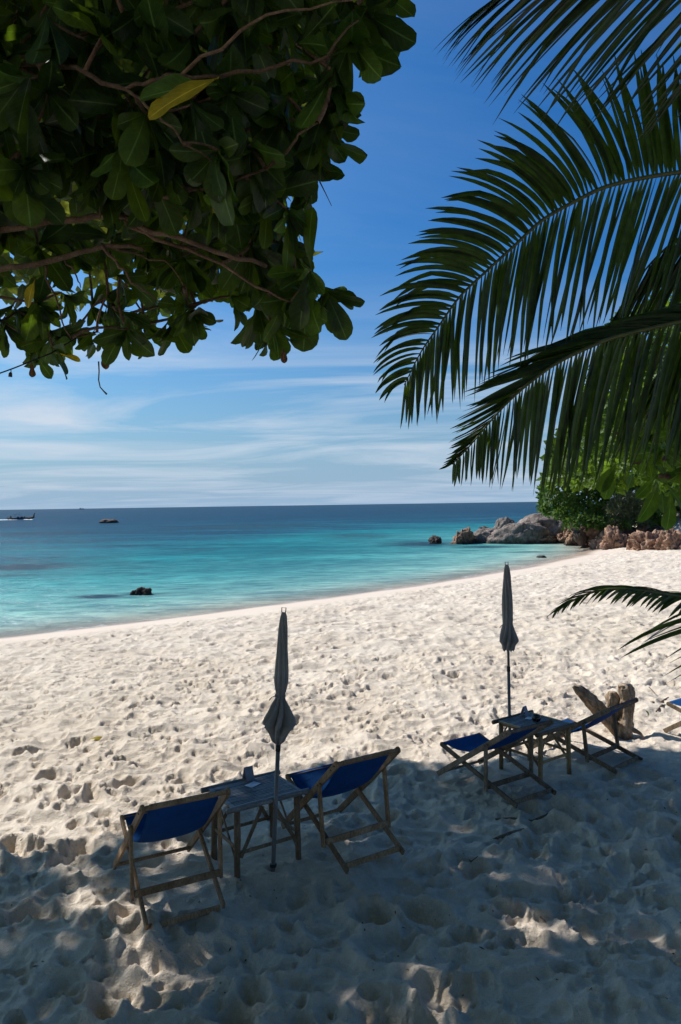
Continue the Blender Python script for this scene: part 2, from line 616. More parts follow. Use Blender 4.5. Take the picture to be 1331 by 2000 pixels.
def footprint(ras, cx, cy, th, side, dep):
    """a bare foot: heel, outer edge, ball and toes pressed in, sand squeezed up round it"""
    x0, y0, res, H = ras
    ny, nx = H.shape
    R = .22
    i0, i1 = max(int((cx - R - x0) / res), 0), min(int((cx + R - x0) / res), nx)
    j0, j1 = max(int((cy - R - y0) / res), 0), min(int((cy + R - y0) / res), ny)
    if i1 - i0 < 4 or j1 - j0 < 4:
        return
    X, Y = np.meshgrid(x0 + np.arange(i0, i1) * res - cx, y0 + np.arange(j0, j1) * res - cy)
    u = X * math.cos(th) + Y * math.sin(th)
    v = (-X * math.sin(th) + Y * math.cos(th)) * side
    f = np.full(X.shape, 9.0)
    for (a, b_, ru, rv) in ((-.085, 0, .042, .036), (-.02, .012, .06, .026), (.052, .0, .046, .050), (.112, -.026, .018, .016), (.112, -.002, .014, .012), (.106, .018, .012, .011), (.096, .034, .011, .010)):
        f = np.minimum(f, np.hypot((u - a) / ru, (v - b_) / rv))
    H[j0:j1, i0:i1] += -dep / (1 + np.exp((f - 1) * 7)) + dep * .4 * np.exp(-((f - 1.45) / .3) ** 2)


_r = np.random.default_rng(77)
for (xa, ya, xb, yb) in ((-3.4, 4.6, 4.4, 6.3), (4.3, 5.0, -.2, 9.8), (-2.6, 7.4, 1.2, 14.5), (.6, 4.4, 3.9, 7.6), (-4.2, 9.2, 4.8, 12.4), (-1.6, 4.3, -3.4, 8.6), (1.4, 9.2, 6.4, 14.8), (2.9, 4.6, 1.0, 6.4)):
    n_ = int(math.hypot(xb - xa, yb - ya) / .34)
    th_ = math.atan2(yb - ya, xb - xa)
    for k in range(n_):
        t_ = (k + .5) / n_
        sd_ = 1 if k % 2 else -1
        wob = .25 * math.sin(t_ * 5 + xa)
        footprint(R_NEAR, xa + (xb - xa) * t_ - math.sin(th_) * (.09 * sd_ + wob) + _r.normal(0, .02), ya + (yb - ya) * t_ + math.cos(th_) * (.09 * sd_ + wob) + _r.normal(0, .02),
                  th_ + _r.normal(0, .12) + .15 * sd_, sd_, _r.uniform(.022, .038))
R_FAR = raster(-32, 34, 15, 64, .042, 24000, 33, .12, .32, .03, .085, chop=1.1)

# long drag marks and the furrow beside the smoothed patch in the near sand
def furrow(ras, pts, w, dep):
    x0, y0, res, H = ras
    ny, nx = H.shape
    for a, b in zip(pts[:-1], pts[1:]):
        a, b = np.array(a), np.array(b)
        lo, hi = np.minimum(a, b) - 3 * w, np.maximum(a, b) + 3 * w
        i0, i1 = max(int((lo[0] - x0) / res), 0), min(int((hi[0] - x0) / res), nx)
        j0, j1 = max(int((lo[1] - y0) / res), 0), min(int((hi[1] - y0) / res), ny)
        X, Y = np.meshgrid(x0 + np.arange(i0, i1) * res, y0 + np.arange(j0, j1) * res)
        d = b - a
        t = np.clip(((X - a[0]) * d[0] + (Y - a[1]) * d[1]) / (d @ d), 0, 1)
        r = np.hypot(X - a[0] - t * d[0], Y - a[1] - t * d[1]) / w
        H[j0:j1, i0:i1] += -dep * np.exp(-r ** 2) + dep * .6 * np.exp(-((r - 1.7) / .6) ** 2)


def g2(px, py):
    p = at_z(px, py, 0)
    return (p.x, p.y)


furrow(R_NEAR, [g2(478, 1838), g2(505, 1895), g2(530, 1958)], .035, .02)
furrow(R_NEAR, [g2(360, 1962), g2(450, 1960), g2(530, 1958)], .03, .02)
furrow(R_NEAR, [g2(1000, 1900), g2(1100, 1885), g2(1210, 1858), g2(1331, 1835)], .04, .018)
furrow(R_NEAR, [g2(1170, 1890), g2(1195, 1940), g2(1215, 2000)], .05, .022)
furrow(R_NEAR, [g2(250, 1470), g2(330, 1452), g2(470, 1432)], .06, .02)
furrow(R_NEAR, [g2(100, 1560), g2(230, 1500), g2(330, 1470)], .08, .02)
for k in range(9):    # ribbed sandal prints
    x, y = g2(1240 + k * 9, 1690 + k * 2.2)
    furrow(R_NEAR, [(x, y - .05), (x + .02, y + .05)], .012, .010)
for k in range(12):
    x, y = g2(690 + k * 7.5, 1481 - k * .6)
    furrow(R_NEAR, [(x, y - .1), (x - .04, y + .1)], .016, .012)


# furniture footprints: the sand the things stand on (measured), used to settle the ground under them
TABLES = [(-0.794, 6.476, 0.575, .783, .543, .564), (2.215, 8.515, 0.63, .704, .63, .511)]
CHAIRS = [  # x, y, rot, sT, zT, sA, sB, zB, sR, sPt, zPt, sPb, zPb
    (-1.428, 5.895, 0.486, -0.551, 0.885, 0.544, 0.367, 0.475, -0.455, -0.258, 0.644, -0.268, 0.13),
    (-0.053, 6.707, 0.572, -0.476, 0.86, 0.475, 0.45, 0.475, -0.535, -0.227, 0.62, -0.288, 0.13),
    (1.643, 8.113, 0.583, -0.552, 0.735, 0.521, 0.511, 0.332, -0.581, -0.255, 0.53, -0.242, 0.075),
    (2.938, 8.994, 0.708, -0.515, 0.698, 0.55, 0.394, 0.271, -0.553, -0.212, 0.485, -0.264, 0.073),
]
ABL = at_z(1302, 1423, 0.03)
r5 = 0.62
CHAIRS.append((ABL.x - (-0.32 * math.cos(r5) - .521 * math.sin(r5)), ABL.y - (-0.32 * math.sin(r5) + .521 * math.cos(r5)), r5,
               -0.552, 0.735, 0.521, 0.511, 0.36, -0.581, -0.255, 0.53, -0.242, 0.075))
UMB = [(at_z(534, 1690, 0), 2.2, (555, 1187)), (at_z(997, 1482, 0), 2.35, (990, 1098))]
FLAT = [(c[0], c[1], .62, .022) for c in CHAIRS] + [(t[0], t[1], .5, .01) for t in TABLES]


def ground(x, y, detail=True):
    z, sd = profile(x, y)
    s = -sd
    if detail:
        P = np.stack([x, y], -1)
        near = sample(R_NEAR, x, y)
        far = sample(R_FAR, x, y)
        inn = (np.abs(x) < 7.9) & (y > 1.6) & (y < 15.9)
        inf = (x > -31.5) & (x < 33.5) & (y > 15.2) & (y < 63.5)
        bl = np.clip((y - 15.3) / .5, 0, 1)
        rel = np.where(inn & inf, near * (1 - bl) + far * bl, np.where(inn, near, np.where(inf, far, 0.0)))
        edge = 3.4 + 0.7 * fbm(P * .35, 2, 9) - np.clip(x, 0, 20) * .06
        amp = np.clip((s - edge) / 1.3, 0, 1) + 0.02
        # the sand is softer and calmer under and around the furniture
        for cx, cy, rad, sink in FLAT:
            q = np.exp(-((x - cx) ** 2 + (y - cy) ** 2) / rad ** 2)
            amp = amp * (1 - .6 * q)
        z = z + rel * amp
        if True:
            for u, _, _ in UMB:
                r = np.hypot(x - u.x, y - u.y)
                z = z + .05 * np.exp(-(r / .17) ** 2) - .06 * np.exp(-(r / .055) ** 2)
            # sand heaped over the rear feet of the first chair
            hx, hy = g2(330, 1800)
            z = z + .06 * np.exp(-(((x - hx) / .5) ** 2 + ((y - hy) / .2) ** 2))
    return z, sd


def gz(x, y):
    z, _ = ground(np.array([x]), np.array([y]))
    return float(z[0])


# sand sheet: polar grid, finest where it is seen closest
th = np.concatenate([np.linspace(-180, -62, 22)[:-1], np.linspace(-62, -30, 40)[:-1], np.linspace(-30, 30, 690)[:-1], np.linspace(30, 62, 40)[:-1], np.linspace(62, 180, 22)])
th = np.radians(th)
rr = np.concatenate([[0.3, .8, 1.4, 2.0, 2.6], np.geomspace(3.0, 66, 960), np.geomspace(66.6, 130, 70), np.geomspace(140, 600, 14)])
TH, RR = np.meshgrid(th, rr)
X, Y = RR * np.sin(TH), RR * np.cos(TH)
Z, SD = ground(X.ravel(), Y.ravel())
nr, nc = X.shape
idx = np.arange(nr * nc).reshape(nr, nc)
F = np.stack([idx[:-1, :-1], idx[:-1, 1:], idx[1:, 1:], idx[1:, :-1]], -1).reshape(-1, 4)
me = np_mesh('sand', np.stack([X.ravel(), Y.ravel(), Z], 1), F, {'inland': -SD})

m, nt, p = new_mat('beach_sand')
geo = N(nt, 'ShaderNodeNewGeometry')
n0 = N(nt, 'ShaderNodeTexNoise', i_Scale=0.5, i_Detail=4.0)
L(nt, geo, 'Position', n0, 'Vector')
n1_ = N(nt, 'ShaderNodeTexNoise', i_Scale=9.0, i_Detail=6.0, i_Roughness=0.7)
L(nt, geo, 'Position', n1_, 'Vector')
n2_ = N(nt, 'ShaderNodeTexNoise', i_Scale=260.0, i_Detail=2.0)
L(nt, geo, 'Position', n2_, 'Vector')
ra = ramp(nt, [(0.35, (.61, .525, .425)), (0.65, (.69, .61, .51))])
L(nt, n0, 0, ra, 0)
rb = ramp(nt, [(0.30, (.82, .80, .77)), (0.65, (1.06, 1.05, 1.05))])
L(nt, n1_, 0, rb, 0)
rc = ramp(nt, [(0.30, (.72, .70, .68)), (0.55, (1.05, 1.05, 1.05))])
L(nt, n2_, 0, rc, 0)
c = mixc(nt, 1.0, ra.outputs[0], rb.outputs[0], 'MULTIPLY')
c = mixc(nt, 0.8, c, rc.outputs[0], 'MULTIPLY')
# sparse dark specks: bits of bark and leaf trodden into the sand
vo = N(nt, 'ShaderNodeTexVoronoi', i_Scale=7.0)
L(nt, geo, 'Position', vo, 'Vector')
spk = math_node(nt, 'LESS_THAN', vo.outputs['Distance'], 0.055)
ns = N(nt, 'ShaderNodeTexNoise', i_Scale=2.0)
L(nt, geo, 'Position', ns, 'Vector')
spk = math_node(nt, 'MULTIPLY', spk, math_node(nt, 'GREATER_THAN', ns.outputs[0], 0.52))
inl = N(nt, 'ShaderNodeAttribute', attribute_name='inland')
dry = math_node(nt, 'GREATER_THAN', inl.outputs['Fac'], 3.5)
c = mixc(nt, math_node(nt, 'MULTIPLY', math_node(nt, 'MULTIPLY', spk, dry), 0.75), c, (.09, .06, .04))
# washed strip: pale and clean, then wet and pinkish at the water
nw = N(nt, 'ShaderNodeTexNoise', i_Scale=0.45, i_Detail=3.0)
L(nt, geo, 'Position', nw, 'Vector')
iw = math_node(nt, 'ADD', inl.outputs['Fac'], math_node(nt, 'MULTIPLY', math_node(nt, 'SUBTRACT', nw.outputs[0], 0.5), 2.4))
wash = N(nt, 'ShaderNodeMapRange', i_From_Min=4.2, i_From_Max=2.6)
nt.links.new(iw, wash.inputs[0])
c = mixc(nt, wash.outputs[0], c, (.58, .485, .40))
wet = N(nt, 'ShaderNodeMapRange', i_From_Min=1.9, i_From_Max=0.9)
nt.links.new(iw, wet.inputs[0])
c = mixc(nt, wet.outputs[0], c, (.35, .27, .205))
nt.links.new(c, p.inputs['Base Color'])
ro = N(nt, 'ShaderNodeMapRange', i_To_Min=0.95, i_To_Max=0.35)
nt.links.new(wet.outputs[0], ro.inputs[0])
nt.links.new(ro.outputs[0], p.inputs['Roughness'])
p.inputs['Specular IOR Level'].default_value = 0.2
hb = math_node(nt, 'ADD', math_node(nt, 'MULTIPLY', n1_.outputs[0], 1.0), math_node(nt, 'MULTIPLY', n2_.outputs[0], 0.16))
nb3 = N(nt, 'ShaderNodeTexNoise', i_Scale=45.0, i_Detail=3.0)
L(nt, geo, 'Position', nb3, 'Vector')
hb = math_node(nt, 'ADD', hb, math_node(nt, 'MULTIPLY', nb3.outputs[0], 0.35))
bsn = bump(nt, p, hb, 0.8, 0.045)
bs = math_node(nt, 'MULTIPLY_ADD', wash.outputs[0], -0.7, 0.8)
nt.links.new(bs, bsn.inputs['Strength'])
M['sand'] = m
sand = link('sand', me, m, smooth=True)
tag(sand, 'pale dry beach sand full of soft footprints sloping to the sea', kind='structure')

# ------------------------------------------------------------------ sea
thw = np.radians(np.linspace(-62, 62, 380))
rw = np.concatenate([np.geomspace(14, 80, 330), np.geomspace(82, 2500, 150), np.geomspace(2700, 40000, 26)])
TH, RR = np.meshgrid(thw, rw)
X, Y = (RR * np.sin(TH)).ravel(), (RR * np.cos(TH)).ravel()
sd = shore_dist(X, Y)
keep_r = sd > -1.6
reef = np.zeros_like(X)


def blob(px0, px1, py, hw_d, k, X=X, Y=Y):
    global reef
    a, b = at_z(px0, py, SEA), at_z(px1, py, SEA)
    cx, cy = (a.x + b.x) / 2, (a.y + b.y) / 2
    wx = abs(b.x - a.x) / 2
    q = np.exp(-(((X - cx) / wx) ** 2 + ((Y - cy) / hw_d) ** 2) ** 1.3)
    reef = np.maximum(reef, k * q)


blob(150, 245, 1165, .7, 1.3); blob(225, 335, 1160, .5, .7); blob(-60, 130, 1108, 3.6, 1.0); blob(-40, 60, 1124, 1.5, .5)
blob(330, 450, 1073, 3.0, .4); blob(750, 900, 1062, 5.0, .9); blob(880, 1010, 1068, 2.0, .8); blob(990, 1085, 1078, .7, .8)
blob(620, 780, 1046, 8, .6); blob(0, 200, 1040, 12, .5); blob(330, 640, 1028, 20, .6)
zw = SEA + 0.012 * fbm(np.stack([X * .9, Y * .9], 1), 2, 77) * np.clip(sd / 3, 0, 1)
nr, nc = RR.shape
idx = np.arange(nr * nc).reshape(nr, nc)
F = np.stack([idx[:-1, :-1], idx[:-1, 1:], idx[1:, 1:], idx[1:, :-1]], -1).reshape(-1, 4)
F = F[keep_r[F].any(1)]
used = np.unique(F)
mapi = -np.ones(nr * nc, int)
mapi[used] = np.arange(len(used))
me = np_mesh('sea_water', np.stack([X, Y, zw], 1)[used], mapi[F], {'off': sd[used], 'reef': reef[used]})
m, nt, p = new_mat('sea_water')
geo = N(nt, 'ShaderNodeNewGeometry')
off = N(nt, 'ShaderNodeAttribute', attribute_name='off')
rf = N(nt, 'ShaderNodeAttribute', attribute_name='reef')
mp = N(nt, 'ShaderNodeMapping')
mp.inputs['Rotation'].default_value = (0, 0, math.radians(-40))
mp.inputs['Scale'].default_value = (0.018, 0.05, 1)
L(nt, geo, 'Position', mp, 0)
nl = N(nt, 'ShaderNodeTexNoise', i_Scale=1.0, i_Detail=6.0, i_Roughness=0.6, i_Distortion=0.4)
L(nt, mp, 0, nl, 'Vector')
# log scale of the distance off the waterline, 0.3 m .. 3 km -> 0..1
lg = math_node(nt, 'LOGARITHM', math_node(nt, 'MAXIMUM', math_node(nt, 'ADD', off.outputs['Fac'], 0.3), 0.3), 10.0)
lgj = math_node(nt, 'ADD', lg, math_node(nt, 'MULTIPLY', math_node(nt, 'SUBTRACT', nl.outputs[0], 0.5), 0.55))
t01 = math_node(nt, 'DIVIDE', math_node(nt, 'ADD', lgj, 0.523), 4.0)


def T(dm):
    return (math.log10(dm + .3) + .523) / 4


cr = ramp(nt, [(T(0.1), (.40, .42, .36)), (T(1.5), (.31, .41, .365)), (T(5), (.15, .345, .325)), (T(14), (.045, .235, .25)), (T(30), (.008, .18, .205)),
               (T(48), (.006, .12, .165)), (T(80), (.004, .070, .115)), (T(160), (.003, .046, .088)), (T(2500), (.002, .033, .068))])
nt.links.new(t01, cr.inputs[0])
deep = ramp(nt, [(0.42, (0, 0, 0)), (0.60, (1, 1, 1))])
mp2 = N(nt, 'ShaderNodeMapping')
mp2.inputs['Rotation'].default_value = (0, 0, math.radians(-30))
mp2.inputs['Scale'].default_value = (0.03, 0.075, 1)
L(nt, geo, 'Position', mp2, 0)
nd = N(nt, 'ShaderNodeTexNoise', i_Scale=1.0, i_Detail=7.0, i_Roughness=0.6)
L(nt, mp2, 0, nd, 'Vector')
L(nt, nd, 0, deep, 0)
dz = N(nt, 'ShaderNodeMapRange', i_From_Min=T(16), i_From_Max=T(45))
nt.links.new(t01, dz.inputs[0])
pm = math_node(nt, 'MULTIPLY', math_node(nt, 'MULTIPLY', deep.outputs[0], dz.outputs[0]), 0.75)
wc = mixc(nt, pm, cr.outputs[0], (.005, .040, .085))
# seabed reefs seen through the water, ragged
nrf = N(nt, 'ShaderNodeTexNoise', i_Scale=1.3, i_Detail=5.0)
L(nt, geo, 'Position', nrf, 'Vector')
rfm = math_node(nt, 'MULTIPLY', rf.outputs['Fac'], math_node(nt, 'ADD', nrf.outputs[0], 0.6), clamp=True)
wc = mixc(nt, rfm, wc, (.012, .045, .07))
# wave shading put into the colour: ripple crests lighter, troughs darker
wv = N(nt, 'ShaderNodeMapping')
wv.inputs['Rotation'].default_value = (0, 0, math.radians(-38))
wv.inputs['Scale'].default_value = (0.55, 1.5, 1)
L(nt, geo, 'Position', wv, 0)
w1 = N(nt, 'ShaderNodeTexNoise', i_Scale=1.0, i_Detail=6.0, i_Roughness=0.62, i_Distortion=0.3)
L(nt, wv, 0, w1, 'Vector')
rip = ramp(nt, [(0.36, (.50, .58, .66)), (0.62, (1.40, 1.28, 1.2))])
L(nt, w1, 0, rip, 0)
wc = mixc(nt, 0.75, wc, rip.outputs[0], 'MULTIPLY')
wv3 = N(nt, 'ShaderNodeMapping')
wv3.inputs['Rotation'].default_value = (0, 0, math.radians(-20))
wv3.inputs['Scale'].default_value = (0.05, 0.16, 1)
L(nt, geo, 'Position', wv3, 0)
w3 = N(nt, 'ShaderNodeTexNoise', i_Scale=1.0, i_Detail=8.0, i_Roughness=0.7)
L(nt, wv3, 0, w3, 'Vector')
rip3 = ramp(nt, [(0.38, (.60, .66, .72)), (0.62, (1.32, 1.24, 1.18))])  # broader wave streaks, light and dark likewise in the colour
L(nt, w3, 0, rip3, 0)
wc = mixc(nt, 0.8, wc, rip3.outputs[0], 'MULTIPLY')
# thin broken swash line
nf = N(nt, 'ShaderNodeTexNoise', i_Scale=1.6, i_Detail=5.0)
L(nt, geo, 'Position', nf, 'Vector')
fo = math_node(nt, 'ADD', off.outputs['Fac'], math_node(nt, 'MULTIPLY', math_node(nt, 'SUBTRACT', nf.outputs[0], 0.5), 1.6))
fm = N(nt, 'ShaderNodeMapRange', i_From_Min=0.16, i_From_Max=0.02)
nt.links.new(math_node(nt, 'ABSOLUTE', math_node(nt, 'SUBTRACT', fo, 0.15)), fm.inputs[0])
fbk = N(nt, 'ShaderNodeTexNoise', i_Scale=0.8, i_Detail=4.0)
L(nt, geo, 'Position', fbk, 'Vector')
fmk = math_node(nt, 'MULTIPLY', fm.outputs[0], math_node(nt, 'GREATER_THAN', fbk.outputs[0], 0.5))
wc = mixc(nt, math_node(nt, 'MULTIPLY', fmk, 0.8), wc, (.62, .62, .58))
nt.links.new(wc, p.inputs['Base Color'])
p.inputs['Roughness'].default_value = 0.22
p.inputs['Specular IOR Level'].default_value = 0.10
p.inputs['IOR'].default_value = 1.33
al = N(nt, 'ShaderNodeMapRange', i_From_Min=-0.25, i_From_Max=3.0, i_To_Min=0.0, i_To_Max=1.0)
nt.links.new(fo, al.inputs[0])
alpha = math_node(nt, 'MAXIMUM', math_node(nt, 'POWER', al.outputs[0], 0.55), math_node(nt, 'MULTIPLY', fmk, 0.7))
w2 = N(nt, 'ShaderNodeTexNoise', i_Scale=6.0, i_Detail=4.0)
L(nt, wv, 0, w2, 'Vector')
hb = math_node(nt, 'ADD', w1.outputs[0], math_node(nt, 'MULTIPLY', w2.outputs[0], 0.18))
hb = math_node(nt, 'ADD', hb, math_node(nt, 'MULTIPLY', w3.outputs[0], 2.2))
bmp = bump(nt, p, hb, 0.8, 0.34)
p.inputs['Specular IOR Level'].default_value = 0.0
gl = N(nt, 'ShaderNodeBsdfGlossy', i_Roughness=0.18)
gl.inputs['Color'].default_value = (1, 1, 1, 1)
L(nt, bmp, 0, gl, 'Normal')
fr_n = N(nt, 'ShaderNodeFresnel', i_IOR=1.33)
L(nt, bmp, 0, fr_n, 'Normal')
gf = math_node(nt, 'MINIMUM', math_node(nt, 'MULTIPLY', fr_n.outputs[0], 0.45), 0.16)
mw = N(nt, 'ShaderNodeMixShader')
nt.links.new(gf, mw.inputs[0])
L(nt, p, 0, mw, 1); L(nt, gl, 0, mw, 2)
trn = N(nt, 'ShaderNodeBsdfTransparent')
mt = N(nt, 'ShaderNodeMixShader')
nt.links.new(alpha, mt.inputs[0])
L(nt, trn, 0, mt, 1); L(nt, mw, 0, mt, 2)
L(nt, mt, 0, [n for n in nt.nodes if n.type == 'OUTPUT_MATERIAL'][0], 0)
tag(link('sea_water', me, m, smooth=True), 'clear turquoise sea deepening to dark blue at the horizon', kind='structure')


# ------------------------------------------------------------------ rocks
def mat_rock(name, a, b, c_, wetz=None):
    m, nt, p = new_mat(name)
    t = N(nt, 'ShaderNodeNewGeometry')
    n0 = N(nt, 'ShaderNodeTexNoise', i_Scale=1.1, i_Detail=8.0, i_Roughness=0.68)
    L(nt, t, 'Position', n0, 'Vector')
    r = ramp(nt, [(0.32, a), (0.5, b), (0.68, c_)])
    L(nt, n0, 0, r, 0)
    mp = N(nt, 'ShaderNodeMapping')
    mp.inputs['Scale'].default_value = (1.6, 1.6, 0.45)
    mp.inputs['Rotation'].default_value = (0.3, 0.35, 0.2)
    L(nt, t, 'Position', mp, 0)
    n2 = N(nt, 'ShaderNodeTexNoise', i_Scale=3.5, i_Detail=7.0, i_Roughness=0.65)
    L(nt, mp, 0, n2, 'Vector')
    r2 = ramp(nt, [(0.36, (.42, .40, .39)), (0.56, (1.1, 1.1, 1.1))])
    L(nt, n2, 0, r2, 0)
    c = mixc(nt, 0.8, r.outputs[0], r2.outputs[0], 'MULTIPLY')
    sp = N(nt, 'ShaderNodeSeparateXYZ')
    L(nt, t, 'Position', sp, 0)
    tide = N(nt, 'ShaderNodeMapRange', i_From_Min=SEA + .55, i_From_Max=SEA + .12)
    nt.links.new(math_node(nt, 'ADD', sp.outputs[2], math_node(nt, 'MULTIPLY', math_node(nt, 'SUBTRACT', n0.outputs[0], .5), .8)), tide.inputs[0])
    c = mixc(nt, math_node(nt, 'MULTIPLY', tide.outputs[0], .85), c, (.028, .02, .016))
    nt.links.new(c, p.inputs['Base Color'])
    p.inputs['Roughness'].default_value = 0.85
    bump(nt, p, n2.outputs[0], 0.9, 0.22)
    return m


M['granite'] = mat_rock('grey_granite', (.075, .06, .052), (.20, .16, .135), (.38, .29, .24))
M['brown_rock'] = mat_rock('brown_rock', (.13, .068, .042), (.31, .175, .105), (.48, .31, .205))
M['dark_rock'] = mat_rock('dark_rock', (.03, .024, .02), (.085, .055, .04), (.18, .11, .075))


def rock_mesh(name, size, seed, lumps=1.0, ridge=0.0, sub=4, tilt=0.0, flat=0.0):
    bm = bmesh.new()
    bmesh.ops.create_icosphere(bm, subdivisions=sub, radius=1.0)
    V = np.array([v.co[:] for v in bm.verts])
    nrm = V.copy()
    sh = rng.uniform(-50, 50, 3)
    V = V * (1 + 0.30 * lumps * fbm(V * 1.3 + sh, 3, seed))[:, None]
    fac = np.abs(fbm(V * 2.4 + sh, 2, seed + 40))
    if lumps > .9:
        V = V * (1 + .10 * lumps - .24 * lumps * np.minimum(fac, .8))[:, None]
    # joints: sharp clefts that split the rock into slabs
    q = V @ np.array(Matrix.Rotation(0.5 + seed, 3, 'Y') @ Matrix.Rotation(.6, 3, 'X'))
    cl = np.abs(vnoise(q * np.array([2.6, 2.0, .8]) + sh, seed + 3))
    V = V - nrm * (ridge * np.exp(-(cl / .10) ** 2))[:, None]
    cl2 = np.abs(vnoise(q[:, [1, 0, 2]] * np.array([4.5, 5.5, 1.6]) - sh, seed + 9))
    V = V - nrm * (ridge * .45 * np.exp(-(cl2 / .12) ** 2))[:, None]
    V = V + nrm * ((0.07 if lumps > .7 else .04) * fbm(V * 5 + sh, 3, seed + 5))[:, None]
    if flat:
        V[:, 2] = np.where(V[:, 2] > flat, flat + (V[:, 2] - flat) * .3, V[:, 2])
    V = V * (np.array(size) / 2)
    for v, c_ in zip(bm.verts, V):
        v.co = c_
    me = bpy.data.meshes.new(name)
    bm.to_mesh(me)
    bm.free()
    return me


def rock(name, px0, px1, ptop, pbase, mat, seed, label, base_z=SEA, depth_ratio=1.0, group='rocks of the headland', ridge=.16, rot=0.0, sub=5, lumps=1.0, cat='rock', d=None):
    cx = (px0 + px1) / 2
    b = at_z(cx, pbase, base_z) if d is None else at_d(cx, pbase, d)
    if d is None:
        for _ in range(6):
            b = at_z(cx, pbase, max(SEA, float(profile(np.array([b.x]), np.array([b.y]))[0][0])))
    D = b.y
    w = (px1 - px0) / FPX * D
    h = (pbase - ptop) / FPX * D
    me = rock_mesh(name, (w * 1.02, w * depth_ratio, h * (1.55 if lumps > 1 else 2.0)), seed, lumps, ridge, sub)
    o = link(name, me, mat, smooth=True)
    o.location = (b.x, b.y + w * depth_ratio * .35, b.z)
    o.rotation_euler = (0, 0, rot)
    tag(o, label, cat, group)
    return o


G = M['granite']; B = M['brown_rock']; K = M['dark_rock']
o_ = rock('boulder', 1000, 1150, 998, 1060, G, 3, 'largest pale grey boulder of the headland, its crown behind the green bush', depth_ratio=.7, rot=.2, ridge=.06, lumps=.6)
o_.rotation_euler = (0, -.18, .2)
o_ = rock('boulder', 945, 1085, 1020, 1062, G, 12, 'long dark grey whaleback boulder sloping left into the sea', depth_ratio=.55, ridge=.07, lumps=.55)
o_.rotation_euler = (0, -.16, -.1)
o_ = rock('boulder', 915, 1000, 1030, 1061, G, 24, 'low grey slab of rock at the seaward foot of the whaleback boulder', depth_ratio=.7, ridge=.06, lumps=.5)
o_.rotation_euler = (0, -.15, .2)
rock('boulder', 965, 1015, 1012, 1046, G, 31, 'rounded grey shoulder rock between the low slab and the whaleback boulder', depth_ratio=.8, ridge=.06, lumps=.5)
rock('rock', 883, 929, 1034, 1063, B, 41, 'round brown rock alone in the water left of the grey slab', ridge=.2, depth_ratio=.9)
rock('rock', 840, 862, 1049, 1062, K, 46, 'small dark rock in the sea, farthest left of the headland', ridge=.2)
rock('rock', 930, 962, 1032, 1050, K, 52, 'dark wet rock behind the round brown rock')
brn = [(1010, 1052, 1046, 1062, 'low wet brown rock at the waterline below the whaleback boulder'),
       (1046, 1092, 1040, 1062, 'brown rock with a flat top at the foot of the largest boulder'),
       (1085, 1130, 1030, 1061, 'brown rock under the left edge of the round bush'),
       (1110, 1152, 1038, 1066, 'cracked brown rock where the water meets the beach'),
       (1140, 1180, 1034, 1068, 'tan rock with slanting clefts beside the cracked brown rock'),
       (1165, 1205, 1036, 1070, 'tall ribbed tan rock left of the largest brown boulder'),
       (1183, 1240, 1026, 1071, 'largest pinkish brown boulder on the beach, ribbed by clefts'),
       (1228, 1262, 1042, 1073, 'low brown rock between the two ribbed boulders'),
       (1245, 1308, 1028, 1073, 'steep ribbed brown boulder near the right edge of the beach'),
       (1296, 1350, 1034, 1074, 'broad brown boulder cut by the right edge of the photo'),
       (1310, 1360, 1022, 1050, 'reddish boulder up the bank at the right edge of the photo')]
for k, (a, b_, t_, bs_, lab) in enumerate(brn):
    rock('rock', a, b_, t_, bs_, B, 60 + k * 3, lab, ridge=.26, depth_ratio=.8, rot=.1 * ((k * 7) % 5 - 2), lumps=1.25)
rng = np.random.default_rng(5)
ORD = 'first second third fourth fifth sixth seventh eighth ninth tenth eleventh twelfth thirteenth fourteenth'.split()
for k in range(14):
    cx = 1000 + (k / 13) * 330 + rng.uniform(-8, 8)
    w = rng.uniform(9, 22)
    by = 1058 + (cx - 1000) / 330 * 17 + rng.uniform(-4, 3)
    rock('rock', cx - w / 2, cx + w / 2, by - rng.uniform(5, 11), by, B if k % 4 else K, 200 + k, 'small %s stone at the foot of the headland rocks, %s from the left' % ('brown' if k % 4 else 'dark', ORD[k]),
         group='small stones at the foot of the headland', ridge=.15, sub=3)
for k in range(14):
    cx = 1140 + k * 15 + rng.uniform(-8, 8)
    w = rng.uniform(24, 46)
    by = 1042 + rng.uniform(-6, 5)
    rock('rock', cx - w / 2, cx + w / 2, by - rng.uniform(12, 20), by, B if k % 3 else K, 240 + k, '%s stone in the back row under the bushes, %s from the left' % ('brown' if k % 3 else 'dark', ORD[k]),
         group='back row of headland stones', ridge=.18, sub=3, d=60)
rock('rock', 193, 229, 1013, 1021.5, K, 300, 'dark round-backed rock far out in the open sea', group='lone rocks in the sea', ridge=.05, depth_ratio=.6, lumps=.5)
rock('rock', 191, 206, 1018, 1021.5, K, 303, 'small dark rock touching the left side of the far sea rock', group='lone rocks in the sea', ridge=.05)
rock('rock', 262, 282, 1149, 1162, K, 310, 'taller ribbed rock breaking the shallow water near the shore', group='lone rocks in the sea', ridge=.25)
rock('rock', 276, 297, 1151, 1162, K, 312, 'low rock against the right side of the ribbed shallow-water rock', group='lone rocks in the sea', ridge=.2)
rock('rock', 254, 268, 1154, 1162, K, 315, 'smallest rock at the left end of the shallow-water cluster', group='lone rocks in the sea', ridge=.2)
rock('rock', 1050, 1070, 1085.5, 1089.5, K, 320, 'flat dark stone awash near the curve of the beach', group='lone rocks in the sea', ridge=.1, sub=3)
rock('rock', 1155, 1172, 1064, 1070, B, 323, 'flat brown stone lying on the wet sand before the tan rocks', group='lone rocks in the sea', ridge=.1, sub=3)


